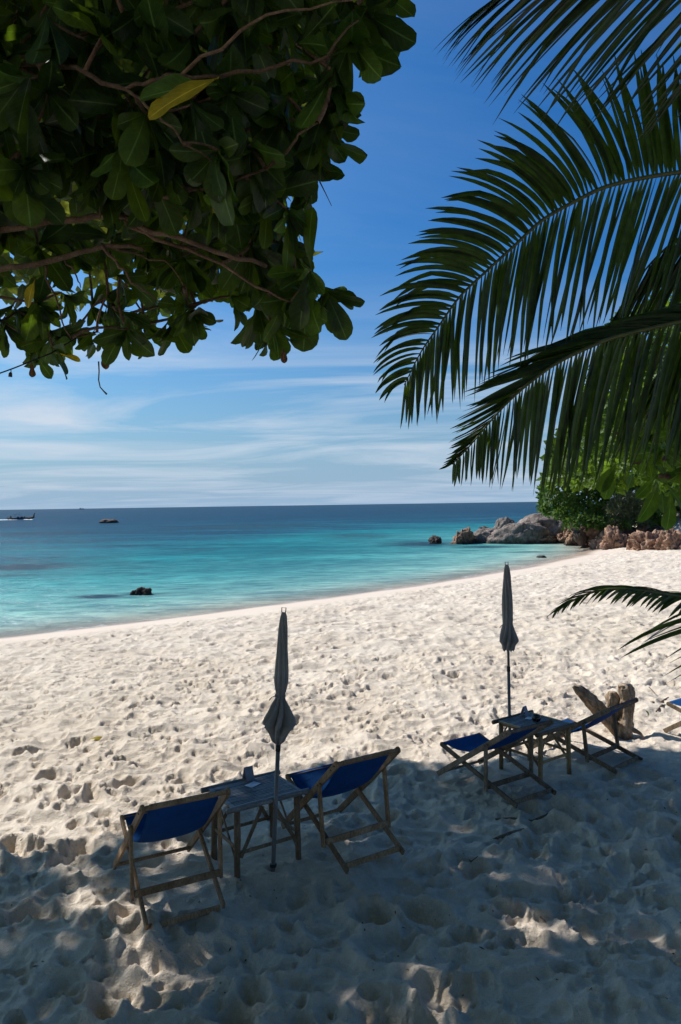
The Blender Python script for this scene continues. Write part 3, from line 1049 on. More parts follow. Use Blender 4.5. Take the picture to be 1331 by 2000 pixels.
# ------------------------------------------------------------------ leaves
def leaf_arrays(Ln, W, nu=4, nv=5, droop=.25, fold=.18, wav=.0, seed=0, shape='obovate'):
    """one leaf along +Y, its blade in XY, bending to -Z; returns verts, quads, uv. Includes a short stalk width at the base."""
    r = np.random.default_rng(seed)
    t = 1 - (1 - np.linspace(0, 1, nv + 1)) ** (1.45 if nv > 4 else 1.0)
    if shape == 'obovate':
        w = np.interp(t, [0, .10, .22, .40, .58, .72, .84, .93, .975, 1], [.05, .12, .34, .66, .90, 1.0, .97, .74, .45, .10])
    else:
        w = np.interp(t, [0, .15, .4, .7, 1], [.1, .6, 1.0, .75, .06])
    u = np.linspace(-1, 1, nu + 1)
    U, Tm = np.meshgrid(u, t)
    Wm = w[:, None]
    ph = r.uniform(0, 6)
    if shape == 'obovate' and nv > 5 and seed % 3 == 1:     # nibbled margins
        Wm = Wm * np.ones_like(U) * (1 - .35 * np.clip(np.sin(Tm * r.uniform(9, 16) + ph + (U > 0) * 2.1), .35, 1) * (np.abs(U) > .4) * (Tm > .25))
    tw = r.uniform(-.3, .3)
    x = U * Wm * W / 2
    y = Tm * Ln
    z = -droop * Ln * Tm ** 2 + np.abs(U) * Wm * W * fold * .5 + wav * W * np.sin(Tm * 9 + ph + U * 1.5) * np.abs(U)
    x, z = x * np.cos(tw * Tm) - z * np.sin(tw * Tm) * .3, z + x * np.sin(tw * Tm)
    V = np.stack([x, y, z], -1).reshape(-1, 3)
    n = nu + 1
    F = []
    for j in range(nv):
        for i in range(nu):
            a = j * n + i
            F.append((a, a + 1, a + 1 + n, a + n))
    uv = np.stack([(U + 1) / 2, Tm], -1).reshape(-1, 2)
    return V, np.array(F), uv


def frame_from(d, nrm):
    d = np.asarray(d, float); d /= np.linalg.norm(d)
    nrm = np.asarray(nrm, float); nrm = nrm - d * nrm.dot(d)
    l = np.linalg.norm(nrm)
    if l < 1e-6:
        nrm = np.array([0, 0, 1.0]) if abs(d[2]) < .9 else np.array([1.0, 0, 0]); nrm = nrm - d * nrm.dot(d); l = np.linalg.norm(nrm)
    nrm /= l
    x = np.cross(d, nrm)
    return np.stack([x, d, nrm], 1)       # columns: X, Y, Z


def rosette_leaves(c, axis, n, r, spread=(.55, 1.1), droop=.35):
    """leaf frames (pos, R, length) of one whorl at a twig end"""
    axis = np.asarray(axis, float); axis /= np.linalg.norm(axis)
    a = np.cross(axis, [0, 0, 1.0])
    if np.linalg.norm(a) < .1:
        a = np.array([1.0, 0, 0])
    a /= np.linalg.norm(a); b = np.cross(axis, a)
    out = []
    ph = r.uniform(0, 6.28)
    for k in range(n):
        an = ph + k * 2.4 + r.normal(0, .5)
        rad = a * math.cos(an) + b * math.sin(an)
        sp = r.uniform(*spread)
        d = axis * math.cos(sp) + rad * math.sin(sp) + np.array([0, 0, -droop * r.uniform(.3, 1.5)])
        d /= np.linalg.norm(d)
        nrm = axis * .9 + rad * -.25 + r.normal(0, .25, 3) + np.array([0, 0, .25])
        out.append((np.asarray(c) + axis * r.uniform(-.03, .02), frame_from(d, nrm), r.uniform(.55, 1.22)))
    return out


def merge_leaves(frames, protos, scale=1.0):
    """frames of leaves -> one vertex/face/uv/rnd set"""
    Vs, Fs, UVs, Rn, o = [], [], [], [], 0
    for k, (pos, R, s) in enumerate(frames):
        V, Fq, uv = protos[k % len(protos)]
        Vs.append((V * s * scale) @ R.T + pos)
        Fs.append(Fq + o)
        UVs.append(uv)
        Rn.append(np.full(len(V), random.random()))
        o += len(V)
    return np.concatenate(Vs), np.concatenate(Fs), np.concatenate(UVs), np.concatenate(Rn)


def in_poly(px, py, poly):
    ins = False
    j = len(poly) - 1
    for i in range(len(poly)):
        xi, yi = poly[i]; xj, yj = poly[j]
        if (yi > py) != (yj > py) and px < (xj - xi) * (py - yi) / (yj - yi) + xi:
            ins = not ins
        j = i
    return ins


PROTO = [leaf_arrays(.205, .090 + .010 * (i % 3), 4, 8, droop=.10 + .06 * (i % 4), fold=.10 + .05 * (i % 3), wav=.05 * (i % 3), seed=i) for i in range(12)]
for _i in (2, 5, 9, 11):
    PROTO[_i] = leaf_arrays(.19, .062 + .004 * _i, 4, 8, droop=.45, fold=.55, wav=.14, seed=_i)
PROTO_LOW = [leaf_arrays(.30, .17, 2, 3, droop=.2, fold=.15, seed=i) for i in range(6)]


def leaf_mesh(k, mat, name='leaf'):
    V, Fq, uv = PROTO[k]
    me = np_mesh(name, V, Fq, None, uv)
    me.materials.append(mat)
    me.polygons.foreach_set('use_smooth', [True] * len(me.polygons))
    return me


LEAFM = {m_: [leaf_mesh(k, M[m_]) for k in range(12)] for m_ in ('leaf', 'leaf_light', 'leaf_yellow', 'leaf_brown', 'leaf_right')}


def place_leaf(parent, pos, R, s, kind='leaf', name='leaf', label=None, k=None):
    me = LEAFM[kind][random.randrange(12) if k is None else k]
    o = bpy.data.objects.new(name, me)
    COL.objects.link(o)
    o.parent = parent
    m4 = Matrix.Identity(4)
    for i in range(3):
        for j in range(3):
            m4[i][j] = R[i, j] * s
    m4.translation = Vector(pos) - Vector(parent.location)
    o.matrix_basis = m4
    if label:
        o['label'] = label
    return o


def twig_net(rosettes, nodes, mb, r, rad=.006, wob=.08, maxlen=1.6):
    """joins every whorl to the nearest twig or branch node already there"""
    nodes = [np.asarray(n, float) for n in nodes]
    arr = np.array(nodes)
    order = sorted(range(len(rosettes)), key=lambda i: np.min(np.linalg.norm(arr - rosettes[i][0], axis=1)))
    for i in order:
        c = rosettes[i][0]
        dd = np.linalg.norm(arr - c, axis=1)
        k = int(np.argmin(dd + (dd < .12) * 5))
        a = arr[k]
        if dd[k] > maxlen:
            continue
        mid = (a + c) / 2 + r.normal(0, wob * dd[k], 3)
        pts = [a, (a * .7 + mid * .6) / 1.3, mid, c]
        pts = [a * (1 - t) ** 2 + 2 * mid * t * (1 - t) + c * t * t for t in (0, .25, .5, .75, 1)]
        mb.tube(pts, [rad * 1.5, rad * 1.35, rad * 1.2, rad, rad * .8], 5, caps=False)
        arr = np.concatenate([arr, [mid, c, pts[1]]])


# ------------------------------------------------------------------ the sea-almond tree overhead on the left
CANOPY = [(-40, 705), (-40, -40), (720, -40), (720, 5), (675, 30), (650, 70), (620, 130), (610, 190), (600, 250), (590, 290), (570, 320), (550, 380), (550, 430),
          (560, 490), (615, 530), (650, 560), (655, 590), (610, 605), (570, 620), (545, 650), (515, 640), (490, 590), (440, 580), (380, 610), (300, 640), (260, 665),
          (215, 640), (150, 670), (90, 690), (50, 680), (15, 650)]
MASK = [(-400, 700), (-400, -400), (790, -400), (700, 0), (640, 60), (610, 150), (600, 260), (570, 320), (575, 470), (600, 520), (600, 570), (500, 580), (400, 590), (260, 620), (150, 640), (0, 640), (-20, 700)]
tree = empty('sea_almond_tree', (-4.3, 4.4, gz(-4.3, 4.4)))
tag(tree, 'broad-leaved beach tree leaning over from the left, its dark canopy filling the upper left', 'tree')
TL = np.array(tree.location)


def rel(pts):
    return [Vector(p) - tree.location for p in pts]


rt = np.random.default_rng(99)
trunk_top = np.array([-3.7, 4.5, 3.6])
MB().tube(rel([TL + np.array([0, 0, -.2]), TL + np.array([0, 0, .3]), (-4.25, 4.45, 1.6), (-3.9, 4.5, 2.8), trunk_top]), [.26, .21, .17, .15, .13], 12).build('trunk', M['bark'], tree, True)
paths = [  # pixel x, y, distance
    [(-330, 560, 4.3), (-120, 540, 4.0), (0, 526, 3.8), (65, 518, 3.7), (162, 491, 3.6), (211, 480, 3.5), (281, 488, 3.4)],
    [(-330, 560, 4.3), (-100, 460, 4.0), (70, 440, 3.8), (146, 429, 3.7), (200, 423, 3.6), (243, 423, 3.5), (303, 456, 3.4), (379, 475, 3.3), (438, 496, 3.2), (520, 520, 3.1)],
    [(243, 423, 3.5), (260, 445, 3.5), (335, 477, 3.5), (433, 515, 3.5), (500, 560, 3.4), (570, 590, 3.4)],
    [(243, 420, 3.5), (308, 388, 3.3), (400, 370, 3.2), (520, 330, 3.0)],
    [(200, 480, 3.5), (233, 523, 3.5), (270, 558, 3.5), (303, 585, 3.6)],
    [(-330, 300, 4.2), (-60, 360, 4.0), (0, 402, 3.8), (32, 419, 3.8), (103, 426, 3.7), (150, 428, 3.7)],
    [(-300, 100, 4.0), (0, 120, 3.3), (45, 126, 3.2), (150, 132, 3.0), (198, 162, 2.9), (246, 174, 2.9), (300, 156, 2.8), (355, 147, 2.7), (430, 150, 2.7)],
    [(246, 174, 2.9), (285, 207, 2.8), (340, 250, 2.8), (420, 320, 2.9)],
    [(89, 515, 3.7), (97, 558, 3.7), (122, 629, 3.8), (140, 660, 3.8)],
    [(211, 480, 3.5), (280, 500, 3.6), (330, 515, 3.6), (360, 560, 3.7)],
    [(125, 500, 3.7), (150, 540, 3.7), (158, 562, 3.7)],
    [(430, 150, 2.7), (540, 130, 2.7), (640, 110, 2.6), (700, 40, 2.6)],
    [(0, 526, 3.8), (-30, 600, 4.4), (40, 650, 4.8)],
    [(520, 330, 3.0), (580, 270, 2.9), (620, 240, 2.9)],
    [(355, 147, 2.7), (470, 60, 2.6), (560, 20, 2.5), (690, 0, 2.5)],
]
rad0 = [.019, .019, .010, .010, .007, .009, .012, .006, .006, .006, .005, .007, .008, .006, .006]
nodes = []
for pth, r0 in zip(paths, rad0):
    pts = [np.array(at_d(*q)) for q in pth]
    pts = [np.array([0, 0, EYE]) + (q_ - np.array([0, 0, EYE])) * .86 for q_ in pts]
    if pth[0][0] < -250:
        pts = [trunk_top] + pts
    fine = []
    for a, b_ in zip(pts[:-1], pts[1:]):
        for t_ in (0, .34, .67):
            fine.append(a * (1 - t_) + b_ * t_ + (rt.normal(0, .006, 3) if t_ else 0))
    fine.append(pts[-1])
    rads = list(np.linspace(r0, r0 * .4, len(fine)))
    MB().tube(rel(fine), rads, 8).build('branch', M['bark'], tree, True)
    nodes += fine

# whorls of the visible canopy
ros = []
tries = 0
while len(ros) < 430 and tries < 20000:
    tries += 1
    px, py = rt.uniform(-140, 760), rt.uniform(-150, 690)
    if not in_poly(px, py, CANOPY) and not (px < -40 or py < -40):
        continue
    if py > 380 and px < 480:
        d = rt.uniform(3.3, 5.6)
    elif py > 400:
        d = rt.uniform(2.8, 4.2)
    else:
        d = rt.uniform(2.5, 4.6)
    c_ = np.array(at_d(px, py, d))
    ax = np.array([rt.normal(.3, .5), rt.normal(-.1, .5), rt.normal(-.3, .45)])
    ros.append((c_, ax, d, px, py))
# outline whorls: the leaves that draw the canopy's edge
for px, py, d in [(750, 0, 2.7), (705, 22, 2.6), (695, 90, 2.6), (660, 150, 2.6), (650, 215, 2.7), (640, 262, 2.8), (610, 320, 2.9), (590, 360, 3.0), (570, 420, 2.8), (585, 500, 3.2), (645, 578, 3.2),
                  (612, 585, 3.1), (560, 600, 3.1), (538, 640, 3.1), (515, 610, 3.2), (460, 590, 3.4), (375, 625, 3.8), (345, 640, 3.6), (260, 655, 3.5), (240, 620, 3.6), (90, 690, 4.2),
                  (65, 690, 4.4), (110, 660, 4.2), (200, 660, 4.3), (160, 650, 4.6), (12, 640, 3.9), (45, 620, 4.0)]:
    ax = np.array([rt.normal(.3, .3), rt.normal(-.1, .3), rt.normal(-.45, .25)])
    ros.append((np.array(at_d(px - 10, py - 12, d)), ax, d, px, py))
mb = MB()
twig_net(ros, nodes, mb, rt)
mb2 = MB()
mb2.v = [tuple(Vector(v) - tree.location) for v in mb.v]
mb2.f = mb.f
tw = mb2.build('twigs', M['bark'], tree, True)
tw['kind'] = 'stuff'
frames = []
for c_, ax, d, px, py in ros:
    n = int(rt.integers(6, 10))
    edge_small = .78 if (py > 560 and px < 480) else 1.0
    for f_ in rosette_leaves(c_, ax, n, rt, (.4, 1.2), .6):
        frames.append((f_[0], f_[1], f_[2] * edge_small, px, py))
# which show largest: nearest in the frame
sc_ = []
for k, f_ in enumerate(frames):
    q = project(f_[0])[0]
    vis = -20 < q[0] < 800 and -20 < q[1] < 760
    sc_.append((0 if vis else 10) + np.linalg.norm(f_[0] - np.array([0, 0, EYE])))
order = np.argsort(sc_)
for k in order[:292]:
    f_ = frames[k]
    kd = 'leaf_light' if random.random() < (.30 if f_[4] > 480 and f_[3] < 480 else .18) else 'leaf'  # more pale leaves at lower left paint in the sunlit patches
    if f_[4] > 600 and f_[3] < 260 and random.random() < .25:
        kd = 'leaf_yellow' if random.random() < .3 else 'leaf_light'
    place_leaf(tree, f_[0], f_[1], f_[2], kd)
rest = [(frames[k][0] - TL, frames[k][1], frames[k][2]) for k in order[292:]]
V, Fq, uv, rn = merge_leaves(rest, PROTO)
fo_ = link('foliage', np_mesh('foliage', V, Fq, {'rnd': rn}, uv), M['leaf'], tree, True)
fo_['kind'] = 'stuff'
# the turning leaves one notices
def hand_leaf(px, py, d, tip, nrm, s, kind, label):
    a = np.array(at_d(px, py, d)); b_ = np.array(at_d(*tip))
    place_leaf(tree, a, frame_from(b_ - a, nrm), s, kind, label=label)


hand_leaf(428, 152, 2.25, (288, 205, 2.2), (0.25, -1, .62), 1.2, 'leaf_yellow', 'large yellow green leaf with ragged edges')
hand_leaf(425, 165, 2.3, (290, 175, 2.28), (-.1, -1, .9), 1.2, 'leaf_light', None)
hand_leaf(440, 330, 2.6, (452, 418, 2.55), (.9, -.5, .2), .78, 'leaf_yellow', 'narrow torn yellow leaf hanging edge on')
hand_leaf(70, 545, 3.2, (45, 592, 3.15), (.1, -1, .3), .62, 'leaf_yellow', 'small round yellow leaf')
hand_leaf(108, 690, 3.7, (165, 694, 3.7), (.1, -.6, 1), .6, 'leaf_yellow', None)
hand_leaf(75, 700, 3.7, (100, 735, 3.7), (.1, -1, .3), .55, 'leaf_light', None)
hand_leaf(208, 690, 3.7, (205, 715, 3.7), (.1, -1, .2), .40, 'leaf_brown', 'small red brown withered leaf')
hand_leaf(62, 708, 3.7, (64, 732, 3.7), (.7, -.6, .2), .36, 'leaf_brown', None)
hand_leaf(552, 680, 3.0, (556, 705, 3.0), (.1, -1, .2), .3, 'leaf_brown', None)

# the high crown that shades the beach: leaves in whorls, kept where the shade on the sand says they are
SHADE_EDGE = [(-9, -8), (-9, 4.0), (-3.4, 5.4), (-2.9, 6.3), (-2.2, 7.0), (-1.5, 7.75), (-1.05, 8.6), (-.3, 8.8), (.75, 8.95), (1.2, 8.6), (1.85, 9.0), (3.0, 8.85), (4.2, 8.8), (9, 8.9), (9, -8)]
toS = np.array(TOSUN)
ss = toS / toS[2]
high = []
GAPS = [(g2(*q), r_) for q, r_ in [((960, 1705), .33), ((1080, 1797), .36), ((1265, 1815), .30), ((1320, 1838), .30), ((30, 1795), .34), ((130, 1785), .34), ((215, 1750), .34), ((268, 1818), .28),
                                   ((325, 1875), .30), ((490, 1850), .27), ((250, 1912), .32), ((690, 1925), .28), ((870, 1990), .36), ((320, 1752), .28), ((372, 1662), .28), ((1070, 1517), .26),
                                   ((1225, 1518), .36), ((1300, 1560), .28), ((60, 1850), .30), ((560, 1718), .24), ((1105, 1700), .25), ((1180, 1655), .24), ((850, 1580), .22), ((150, 1700), .4)]]
cnt = 0
while len(high) < 5200 and cnt < 120000:
    cnt += 1
    gx, gy = rt.uniform(-6, 7.5), rt.uniform(-3, 9)
    if not in_poly(gx, gy, SHADE_EDGE):
        continue
    if gx < -1.2 and gy > 3.6 and rt.random() < .32:
        continue
    if gy < 3.1 and -2 < gx < 4.5 and rt.random() < .6:
        continue
    if any((gx - a_[0]) ** 2 + (gy - a_[1]) ** 2 < (r_ * .66 + rt.uniform(-.05, .05)) ** 2 for a_, r_ in GAPS):
        continue
    z = rt.uniform(6.4, 12.5)
    P_ = np.array([gx, gy, 0]) + ss * z
    q = project(P_)[0]
    if q[2] > .5 and -60 < q[0] < 1500 and -160 < q[1] < 2050 and not in_poly(q[0], q[1], MASK):
        continue
    high.append((P_, rt.normal(0, .6, 3) + np.array([0, 0, .6])))
# unseen foliage added over and behind the viewer to dim the skylight
for k in range(3400):
    P_ = np.array([rt.uniform(-9, 9), rt.uniform(-9, 5), rt.uniform(5.5, 10.5)])
    if k % 3 == 0:
        P_ = np.array([rt.uniform(-9, 9), rt.uniform(-8, -3.5), rt.uniform(.8, 7)])  # low leaf wall behind the viewer, added to block skylight
    q = project(P_)[0]
    if q[2] > .2 and -300 < q[0] < 1700 and q[1] > -300:
        continue
    high.append((P_, rt.normal(0, .6, 3) + np.array([0, 0, .6])))
frames = []
for P_, ax in high:
    for f_ in rosette_leaves(P_, ax, 8, rt, (.5, 1.5), .3):
        frames.append((f_[0] - TL, f_[1], f_[2]))
V, Fq, uv, rn = merge_leaves(frames, PROTO_LOW, 1.05)
fo_ = link('crown', np_mesh('crown', V, Fq, {'rnd': rn}, uv), M['crown_leaf'], tree, True)  # high crown merged with the unseen foliage added to darken the shade
fo_['kind'] = 'stuff'
limbs = [[trunk_top, (-4.4, 5.8, 5.5), (-4.6, 8.5, 8.0), (-4.9, 11.5, 9.6)], [trunk_top, (-4.6, 4.8, 5.6), (-5.5, 5.5, 8.2), (-5.0, 6.5, 10.5)],
         [trunk_top, (-4.3, 3.4, 5.6), (-3.5, 1.0, 7.6), (-1.0, -1.5, 8.6), (2, -3, 9)], [(-4.6, 8.5, 8.0), (-3.2, 10.8, 9.5), (-2.5, 12.6, 10.6)]]
for lm in limbs:
    pts = [Vector(p_) for p_ in lm]
    MB().tube(rel(pts), list(np.linspace(.12, .05, len(pts))), 8).build('limb', M['bark'], tree, True)

# ------------------------------------------------------------------ palms
def frond(parent, px_path, n, upper, lower, len_fn, mat_r, width=.038, seed=0, r_base=.018, t0=0.03):
    """rachis through measured points; leaflets one object each.
    upper / lower: function(t) -> (start direction, end direction) in world axes, or None"""
    r = np.random.default_rng(seed)
    P = np.array([at_d(*q) for q in px_path])
    # resample evenly with Catmull-Rom
    ext = np.vstack([2 * P[0] - P[1], P, 2 * P[-1] - P[-2]])
    pts = []
    for i in range(1, len(ext) - 2):
        for t in np.linspace(0, 1, 8, endpoint=False):
            a, b_, c_, d_ = ext[i - 1:i + 3]
            pts.append(.5 * ((2 * b_) + (-a + c_) * t + (2 * a - 5 * b_ + 4 * c_ - d_) * t * t + (-a + 3 * b_ - 3 * c_ + d_) * t ** 3))
    pts.append(P[-1])
    pts = np.array(pts)
    seg = np.linalg.norm(np.diff(pts, axis=0), axis=1)
    S = np.concatenate([[0], np.cumsum(seg)]) / seg.sum()
    PL = np.array(parent.location)
    fr = MB().tube([Vector(p_ - PL) for p_ in pts], list(np.linspace(r_base, .003, len(pts))), 6).build('frond', mat_r, parent, True)
    for side, fn in ((1, upper), (-1, lower)):
        if fn is None:
            continue
        for k in range(n):
            t = t0 + (1 - t0) * (k + .5 + r.normal(0, .12)) / n
            t = min(max(t, 0), .999)
            base = np.array([np.interp(t, S, pts[:, i]) for i in range(3)])
            tan = np.array([np.interp(min(t + .02, 1), S, pts[:, i]) - np.interp(max(t - .02, 0), S, pts[:, i]) for i in range(3)])
            tan /= np.linalg.norm(tan)
            d0, d1, pw = fn(t, tan)
            d0 = np.asarray(d0, float) + r.normal(0, .05, 3); d1 = np.asarray(d1, float) + r.normal(0, .07, 3)
            d0 /= np.linalg.norm(d0); d1 /= np.linalg.norm(d1)
            Ln = len_fn(t, side) * r.uniform(.9, 1.08)
            nseg = 8
            p_ = base.copy()
            kink = r.uniform(.4, .8) if r.random() < .3 else 2
            ctr, dirs = [p_.copy()], []
            for s_ in range(nseg):
                q = (s_ / (nseg - 1)) ** pw
                if (s_ / nseg) > kink:
                    q = min(1.35, q + .35)
                dd = d0 * (1 - q) + d1 * q
                dd /= np.linalg.norm(dd)
                p_ = p_ + dd * Ln / nseg
                ctr.append(p_.copy()); dirs.append(dd)
            dirs.append(dirs[-1])
            w_ = width * (1.25 if side > 0 and upper is upA else 1.0) * (0.65 + .35 * min(1, 2.2 * (1 - t))) * r.uniform(.85, 1.1)
            nor = np.cross(tan, d0) * side
            nor = nor / (np.linalg.norm(nor) + 1e-9) + r.normal(0, .25, 3) + np.array([0, -.2, .3])
            V = []
            UV = []
            for s_, (c_, dd) in enumerate(zip(ctr, dirs)):
                q = s_ / nseg
                ww = w_ * np.interp(q, [0, .08, .3, .7, .9, 1], [.35, .8, 1, .8, .4, .04]) / 2
                nn = nor - dd * nor.dot(dd); nn /= np.linalg.norm(nn)
                x_ = np.cross(dd, nn)
                V += [c_ - x_ * ww - nn * ww * .45, c_, c_ + x_ * ww - nn * ww * .45]
                UV += [(0, q), (.5, q), (1, q)]
            Fq = []
            for s_ in range(nseg):
                a = s_ * 3
                Fq += [(a, a + 1, a + 4, a + 3), (a + 1, a + 2, a + 5, a + 4)]
            V = np.array(V) - PL
            o = link('leaflet', np_mesh('leaflet', V, np.array(Fq), {'rnd': np.full(len(V), r.random())}, np.array(UV)), M['palm'], fr)
    return fr


palm = empty('coconut_palm', (4.0, 5.2, gz(4.0, 5.2)))
tag(palm, 'tall coconut palm at the right whose long fronds hang across the sky', 'palm tree')
PLoc = Vector(palm.location)
crown_c = Vector((3.55, 5.1, 5.6))
trp = [Vector((0, 0, -.2)), Vector((0, 0, .1)), Vector((-.12, 0, 1.6)), Vector((-.32, -.05, 3.6)), crown_c - PLoc]
MB().tube(trp, [.2, .17, .12, .11, .10], 12).build('trunk', M['bark'], palm, True)
DN = np.array([0, 0, -1.0])
LF = np.array([-1.0, 0, 0])


def upA(t, tan):
    k_ = [.0, .36, .5, .65, .77, .88, 1]
    side = np.array([np.interp(t, k_, [0, -.05, -.3, -.7, -.9, -.95, -.8]), .15, np.interp(t, k_, [1, 1, 1, .8, .5, .15, -.3])])
    end = np.array([np.interp(t, k_, [0, -.15, -.75, -1, -1, -.85, -.7]), -.1, np.interp(t, k_, [1, 1, .55, .02, -.35, -.7, -.9])])
    return side, end, .9


def loA(t, tan):
    sl = LF * (.36 * (1 - t) + .02)
    return tan * .22 + DN * 1.0 + sl * .8, DN + sl, .6


frA = frond(palm, [(1640, 330, 5.1), (1480, 325, 5.0), (1331, 336, 4.9), (1200, 360, 4.8), (1130, 390, 4.75), (1060, 430, 4.7), (1004, 481, 4.65), (950, 530, 4.6), (899, 579, 4.55), (858, 636, 4.5), (823, 687, 4.45), (790, 752, 4.4)],
            104, upA, loA, lambda t, s: np.interp(t, [0, .42, .58, .72, .84, .92, 1], [1.0, 1.0, .86, .72, .60, .46, .24]) * (.80 if s > 0 else 1.08), M['rachis'], seed=1)


def upB(t, tan):
    return tan * .9 + np.array([-.2, .25, .35 * (1 - t)]), LF * .9 + np.array([0, .1, -.35]), 1.2


def loB(t, tan):
    sl = LF * (.40 * (1 - t) ** 1.3 + .03)
    return tan * .2 + DN * 1.0 + sl * .7, DN + sl, .6


frond(palm, [(1650, 600, 4.9), (1480, 600, 4.85), (1331, 628, 4.8), (1207, 657, 4.75), (1147, 680, 4.7), (1087, 710, 4.65), (1037, 746, 4.6), (995, 783, 4.55), (959, 822, 4.5), (917, 872, 4.45), (884, 907, 4.4)],
      100, upB, loB, lambda t, s: np.interp(t, [0, .58, .68, .80, .92, 1], [1.05, 1.0, .80, .56, .28, .13]) * (.72 if s > 0 else 1.0), M['rachis'], seed=2)


def loC(t, tan):
    return LF * .75 + DN * (.45 + .35 * (1 - t)), LF * (.62 + .15 * t) + DN * .85, 1.0


frond(palm, [(1750, 60, 4.9), (1600, -50, 4.7), (1450, -100, 4.5), (1331, -115, 4.4), (1200, -100, 4.3), (1100, -70, 4.2), (1030, -40, 4.15), (985, -15, 4.1)],
      92, None, loC, lambda t, s: 1.45 * np.interp(t, [0, .3, .6, .85, 1], [.85, .95, .95, .62, .34]), M['rachis'], seed=3, width=.034)


def loE(t, tan):
    return tan * .3 + DN * .8 + LF * .4, DN + LF * .42, .8


frond(palm, [(1700, 420, 5.4), (1560, 400, 5.4), (1420, 420, 5.35), (1320, 470, 5.3), (1250, 540, 5.25), (1200, 620, 5.2)],
      70, None, loE, lambda t, s: 1.2 * np.interp(t, [0, .3, .7, 1], [1, 1.0, .8, .45]), M['rachis'], seed=4)
frond(palm, [(1700, 560, 5.4), (1560, 610, 5.3), (1440, 640, 5.25), (1350, 680, 5.2), (1280, 740, 5.15), (1235, 800, 5.1)],
      64, None, loE, lambda t, s: .85 * np.interp(t, [0, .3, .7, 1], [1, 1.0, .8, .45]), M['rachis'], seed=5)
frond(palm, [(1700, 260, 5.3), (1560, 60, 5.3), (1480, -60, 5.3), (1400, -200, 5.3)],
      22, None, lambda t, tan: (LF * .7 + DN * .6, LF * .6 + DN * .8, 1.0), lambda t, s: 1.1, M['rachis'], seed=6, width=.028)

for _k, _p in enumerate(([(1700, 330, 5.2), (1850, 250, 5.3), (2050, 300, 5.4), (2250, 480, 5.5), (2350, 700, 5.5)], [(1700, 330, 5.2), (1800, 120, 5.6), (1950, 0, 6.2), (2100, 0, 6.8), (2250, 120, 7.4)],
                         [(1700, 420, 5.2), (1900, 480, 4.9), (2150, 650, 4.7), (2350, 900, 4.6)])):
    frond(palm, _p, 26, lambda t, tan: (np.array([.5, .2, .8]), np.array([.6, .2, -.3]), 1.0), lambda t, tan: (DN + tan * .4, DN + tan * .1, .8), lambda t, s: .8, M['rachis'], seed=30 + _k, width=.05)
yp = empty('young_palm', (2.75, 3.95, gz(2.75, 3.95)))
tag(yp, 'low young palm at the right edge, one green frond reaching over the lit sand', 'palm tree')
MB().tube([Vector((0, 0, -.1)), Vector((0, 0, .8)), Vector((-.1, 0, 1.6)), Vector((-.25, 0, 2.35))], [.11, .09, .07, .05], 10).build('trunk', M['bark'], yp, True)


def upD(t, tan):
    return tan * 1.0 + np.array([0, .35, .10]), tan * .8 + np.array([-.1, .35, -.30]), 1.0


def loD(t, tan):
    return tan * .8 + DN * .22 + np.array([0, -.3, 0]), tan * .7 + DN * .75, 1.0


frond(yp, [(1600, 1330, 3.9), (1520, 1220, 3.85), (1420, 1180, 3.8), (1331, 1166, 3.75), (1280, 1157, 3.7), (1226, 1151, 3.65), (1180, 1152, 3.6), (1140, 1163, 3.6), (1110, 1179, 3.6), (1086, 1196, 3.6)],
      52, upD, loD, lambda t, s: (.26 if s > 0 else .17) * np.interp(t, [0, .35, .7, .9, 1], [1.4, 1.3, .95, .55, .25]), M['rachis'], seed=7, width=.022, r_base=.012)
frond(yp, [(1600, 1330, 3.9), (1530, 1250, 3.7), (1480, 1190, 3.6), (1440, 1180, 3.55), (1420, 1195, 3.5), (1412, 1225, 3.45)],
      20, None, lambda t, tan: (LF * 1.0 + DN * (.02 + .1 * t), LF * .85 + DN * (.38 + .15 * t), 1.0), lambda t, s: .58 * np.interp(t, [0, .5, 1], [1.0, 1.05, .85]), M['rachis'], seed=8, width=.036, r_base=.012)

# ------------------------------------------------------------------ trees and bushes on the right
def crown_leaves(poly, n, dr, size, seed, axis=(-.4, -.6, .3), nl=7, drop=.3, spread=(.5, 1.3)):
    r = np.random.default_rng(seed)
    xs = [p_[0] for p_ in poly]; ys = [p_[1] for p_ in poly]
    out, ctr = [], []
    while len(ctr) < n:
        px, py = r.uniform(min(xs), max(xs)), r.uniform(min(ys), max(ys))
        if not in_poly(px, py, poly):
            continue
        d = r.uniform(*dr)
        c_ = np.array(at_d(px, py, d))
        ctr.append(c_)
        for f_ in rosette_leaves(c_, np.array(axis) + r.normal(0, .45, 3), nl, r, spread, drop):
            out.append((f_[0], f_[1], f_[2] * size))
    return out, ctr


def leafy_tree(name, base, label, cat, frames, ctr, mat, trunk_pts, rad, protos, group=None, part='foliage', mb_twigs=True, seed=0):
    t = empty(name, base)
    tag(t, label, cat, group)
    B0 = np.array(base)
    V, Fq, uv, rn = merge_leaves([(f_[0] - B0, f_[1], f_[2]) for f_ in frames], protos)
    o = link(part, np_mesh(part, V, Fq, {'rnd': rn}, uv), mat, t, True)
    o['kind'] = 'stuff'
    for k, tp in enumerate(trunk_pts):
        MB().tube([Vector(p_) - Vector(base) for p_ in tp], list(np.linspace(rad if k == 0 else rad * .6, rad * .35, len(tp))), 8).build('trunk' if k == 0 else 'branch', M['bark'], t, True)
    return t


